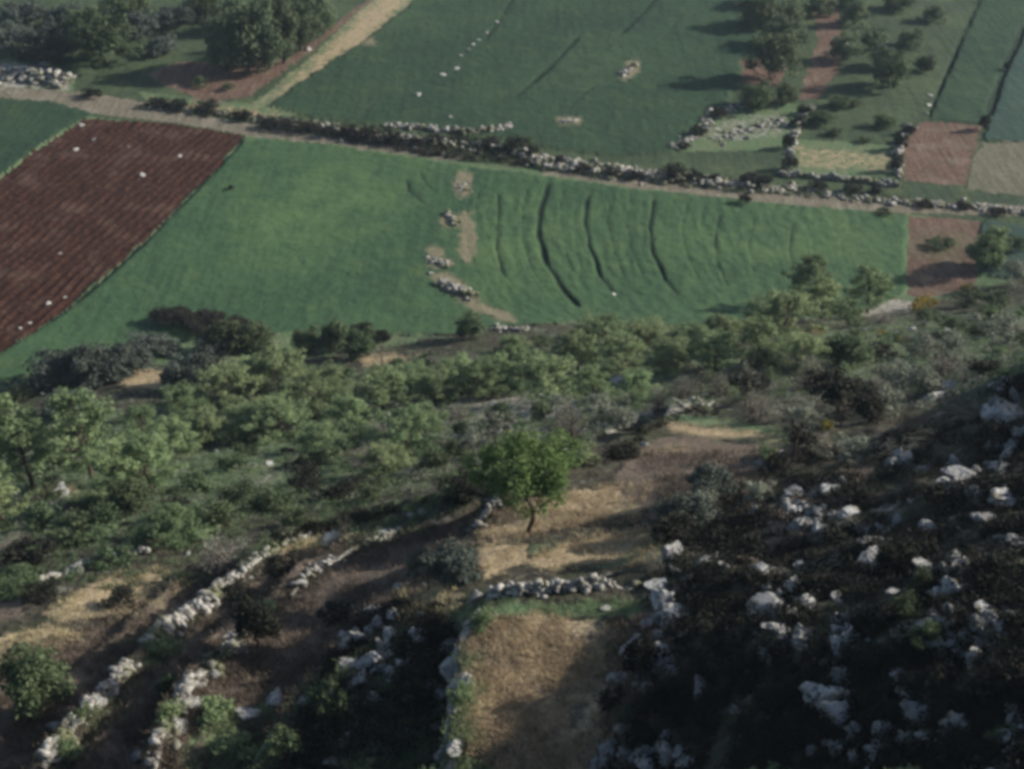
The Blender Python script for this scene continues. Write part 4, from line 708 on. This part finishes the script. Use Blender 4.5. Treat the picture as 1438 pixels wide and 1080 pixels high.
tufts('bank_scrub', BANK[:1], .06, .75, .6, 40, 'dark', shape='leaf', spread=.11, seed=11)
tufts('bank_scrub', BANK, .03, .45, .6, 40, 'shrub', shape='leaf', spread=.11, seed=12)
tufts('low_scrub', [MID], .03, .30, .34, 30, 'grass', shape='leaf', spread=.05, seed=5)
tufts('low_scrub', [MID, [(1050, 440), (1438, 420), (1500, 560), (1250, 580), (1050, 600)]], .02, .34, .34, 30, 'grey', shape='leaf', spread=.05, seed=15)
tufts('low_scrub', [MID, [(-60, 780), (300, 720), (640, 690), (600, 760), (380, 780), (300, 820), (-60, 840)]], .012, .4, .38, 34, 'shrub', shape='leaf', spread=.055, seed=6)
tufts('scrub_and_shade_tufts', [[(815, 655), (880, 618), (940, 580), (1015, 574), (1015, 584), (960, 590), (900, 622), (850, 662)], [(590, 706), (690, 668), (705, 690), (620, 716)], [(380, 752), (470, 728), (560, 716), (560, 728), (470, 745), (385, 768)]], .05, .4, .34, 38, 'dark', shape='leaf', spread=.05, seed=17)  # dark tufts laid as shade below the lips and left of the lone tree
tufts('scrub_and_shade_tufts', [[(930, 760), (1100, 640), (1300, 600), (1500, 560), (1500, 1110), (850, 1110), (900, 960), (940, 860)], [(380, 1100), (450, 930), (520, 850), (620, 850), (640, 900), (600, 1100)]], .024, .36, .34, 38, 'dark', shape='leaf', spread=.05, seed=7)
tufts('scrub_and_shade_tufts', [[(815, 655), (880, 618), (940, 580), (1015, 574), (1015, 584), (960, 590), (900, 622), (850, 662)], [(590, 706), (690, 668), (705, 690), (620, 716)], [(380, 752), (470, 728), (560, 716), (560, 728), (470, 745), (385, 768)]], .05, .4, .34, 38, 'dark', shape='leaf', spread=.05, seed=17)  # second layer of the same tufts standing in for shade

# ------------------------------------------------------------------ air
hz = 3200.0
V = [(x, y, z) for z in (-12., 82.) for x, y in ((-hz, -hz), (hz, -hz), (hz, hz), (-hz, hz))]
hm = bpy.data.materials.new('thin_haze'); hm.use_nodes = True; t = hm.node_tree; t.nodes.remove(t.nodes['Principled BSDF'])
pv = t.nodes.new('ShaderNodeVolumePrincipled'); pv.inputs['Color'].default_value = (.66, .83, 1, 1); pv.inputs['Density'].default_value = 0.00016; pv.inputs['Anisotropy'].default_value = .2
t.links.new(pv.outputs[0], t.nodes['Material Output'].inputs['Volume'])
o = link('haze', mesh('haze', V, [(0, 3, 2, 1), (4, 5, 6, 7), (0, 1, 5, 4), (1, 2, 6, 5), (2, 3, 7, 6), (3, 0, 4, 7)], hm)); o['kind'] = 'stuff'

# ------------------------------------------------------------------ names one can point with
ORD = 'first second third fourth fifth sixth seventh eighth ninth tenth eleventh twelfth thirteenth fourteenth fifteenth sixteenth seventeenth eighteenth'.split()
def zone(x, y):
    if y < 222 or (y < 308 and x > 730):
        if x < 275 and y < 100: return "in the far left grove", 'a'
        if x < 470 and y < 130: return 'beside the red earth strip', 'b'
        if y < 150 and x > 1000: return 'in the far orchard strip', 'c'
        if y < 225 and x > 1000: return "around the far grassy plot", 'd'
        if x < 480: return "above the ploughed field", 'e'
        if x < 760: return "on the bank between the wheat fields", 'f'
        return "on the right hand stony bank", 'g'
    if y < 470:
        return ("below the left wheat field", 'h') if x < 560 else ("below the wheat field's middle", 'i') if x < 1000 else ("at the wheat field's right end", 'j')
    if y < 545:
        return ("among the dark olives", 'k') if x < 560 else ("just under the wheat field", 'l') if x < 1000 else ("on the right grey scrub slope", 'm')
    if y < 625:
        return ("on the slope below the olives", 'n') if x < 480 else ("above the lone broadleaf tree", 'o') if x < 880 else ("behind the terrace's upper end", 'p') if x < 1120 else ("atop the shaded rocky slope", 'q')
    if y < 745:
        return ('low on the far left slope', 'r') if x < 260 else ("above the left terrace walls", 's') if x < 660 else ('around the lone broadleaf tree', 't') if x < 900 else ("on the upper shaded slope", 'u')
    if y < 860:
        return ('above the strawy left terrace', 'v') if x < 290 else ('between the left terrace walls', 'w') if x < 660 else ("by the dry stone wall", 'x') if x < 930 else ("on the middle shaded slope", 'y')
    return ("on the lower left terraces", 'z') if x < 420 else ("in the hollow beside the bottom terrace", 'A') if x < 700 else ("right of the bottom terrace", 'B') if x < 1020 else ("on the lowest shaded slope", 'C')
DESC = {'hero': ('lone bright green broadleaf tree', 'tree'), 'pine': ('feathery light green young pine', 'pine tree'), 'olive': ('rounded grey green olive tree', 'olive tree'), 'round': ('dense green evergreen tree', 'tree'), 'orch': ('soft grey green orchard tree', 'orchard tree'), 'darkt': ('very dark evergreen tree', 'tree'),
 'shrub': ('low rounded green shrub', 'shrub'), 'dshrub': ('low blackish green shrub', 'shrub'), 'gshrub': ('silvery grey green shrub', 'shrub'), 'lshrub': ('fresh light green shrub', 'shrub'), 'yshrub': ('yellow flowering shrub', 'shrub'), 'bare': ('twiggy grey brown bare shrub', 'shrub'), 'dead': ('thin nearly leafless tree', 'tree')}
GR = {}
for o, x, y, key in PLACED: GR.setdefault((key, zone(x, y)), []).append((x, o))
def one(o, lab, cat, grp): o['label'] = lab; o['category'] = cat; o['group'] = grp
for (key, (z, _)), L in GR.items():
    fill = key.startswith('fill_'); d, cat = DESC[key.replace('fill_', '')]; L.sort(key=lambda t: t[0]); n = len(L)
    if fill: d = 'small ' + d.replace('low ', '')
    for i, (x, o) in enumerate(L):
        if key == 'hero': setp(o, 'lone bright green broadleaf tree with a thin dark trunk on the strawy terrace', cat); continue
        if n == 1: setp(o, f'{d} {z}', cat, None if not fill else d + 's ' + z); continue
        if n <= len(ORD) and not fill: one(o, f'{d}, {ORD[i]} from left {z}', cat, f'{d}s {z}')
        else: one(o, f'{d} {z}', cat, f'{d}s {z}')
GR = {}
for o, x, y, s_, key, tag in STONES: GR.setdefault((key, tag, 2 if s_ > 36 else 1 if s_ > 22 else 0, zone(x, y)), []).append((x, o, y))
for (key, tag, sz, (z, _)), L in GR.items():
    L.sort(key=lambda t: t[0]); w_ = ('small', 'mid sized', 'large')[sz] + (' jagged limestone outcrop' if key == 'crag' else ' pale limestone boulder'); cat = 'rock outcrop' if key == 'crag' else 'boulder'
    if tag == 'cluster': w_ = w_.replace('jagged', 'clustered jagged')
    if tag == 'mid': w_ = w_.replace('pale', 'half buried')
    if tag in ('slope', 'shade'): w_ = w_.replace('pale', 'weathered grey').replace('jagged', 'broken jagged')
    if tag == 'field': w_ = 'single white field stone'; cat = 'stone'
    n = len(L)
    for i, (x, o, y) in enumerate(L):
        if tag == 'field' and 220 < y < 470 and x < 400: z = 'on the dark ploughed field'
        if n == 1: setp(o, f'{w_} {z}', cat)
        elif n <= len(ORD) and tag in ('', 'field') and 'ploughed field' not in z: one(o, f'{w_}, {ORD[i]} from left {z}', cat, f'{w_}s {z}')
        else: one(o, f'{w_} {z}', cat, f'{w_}s {z}')
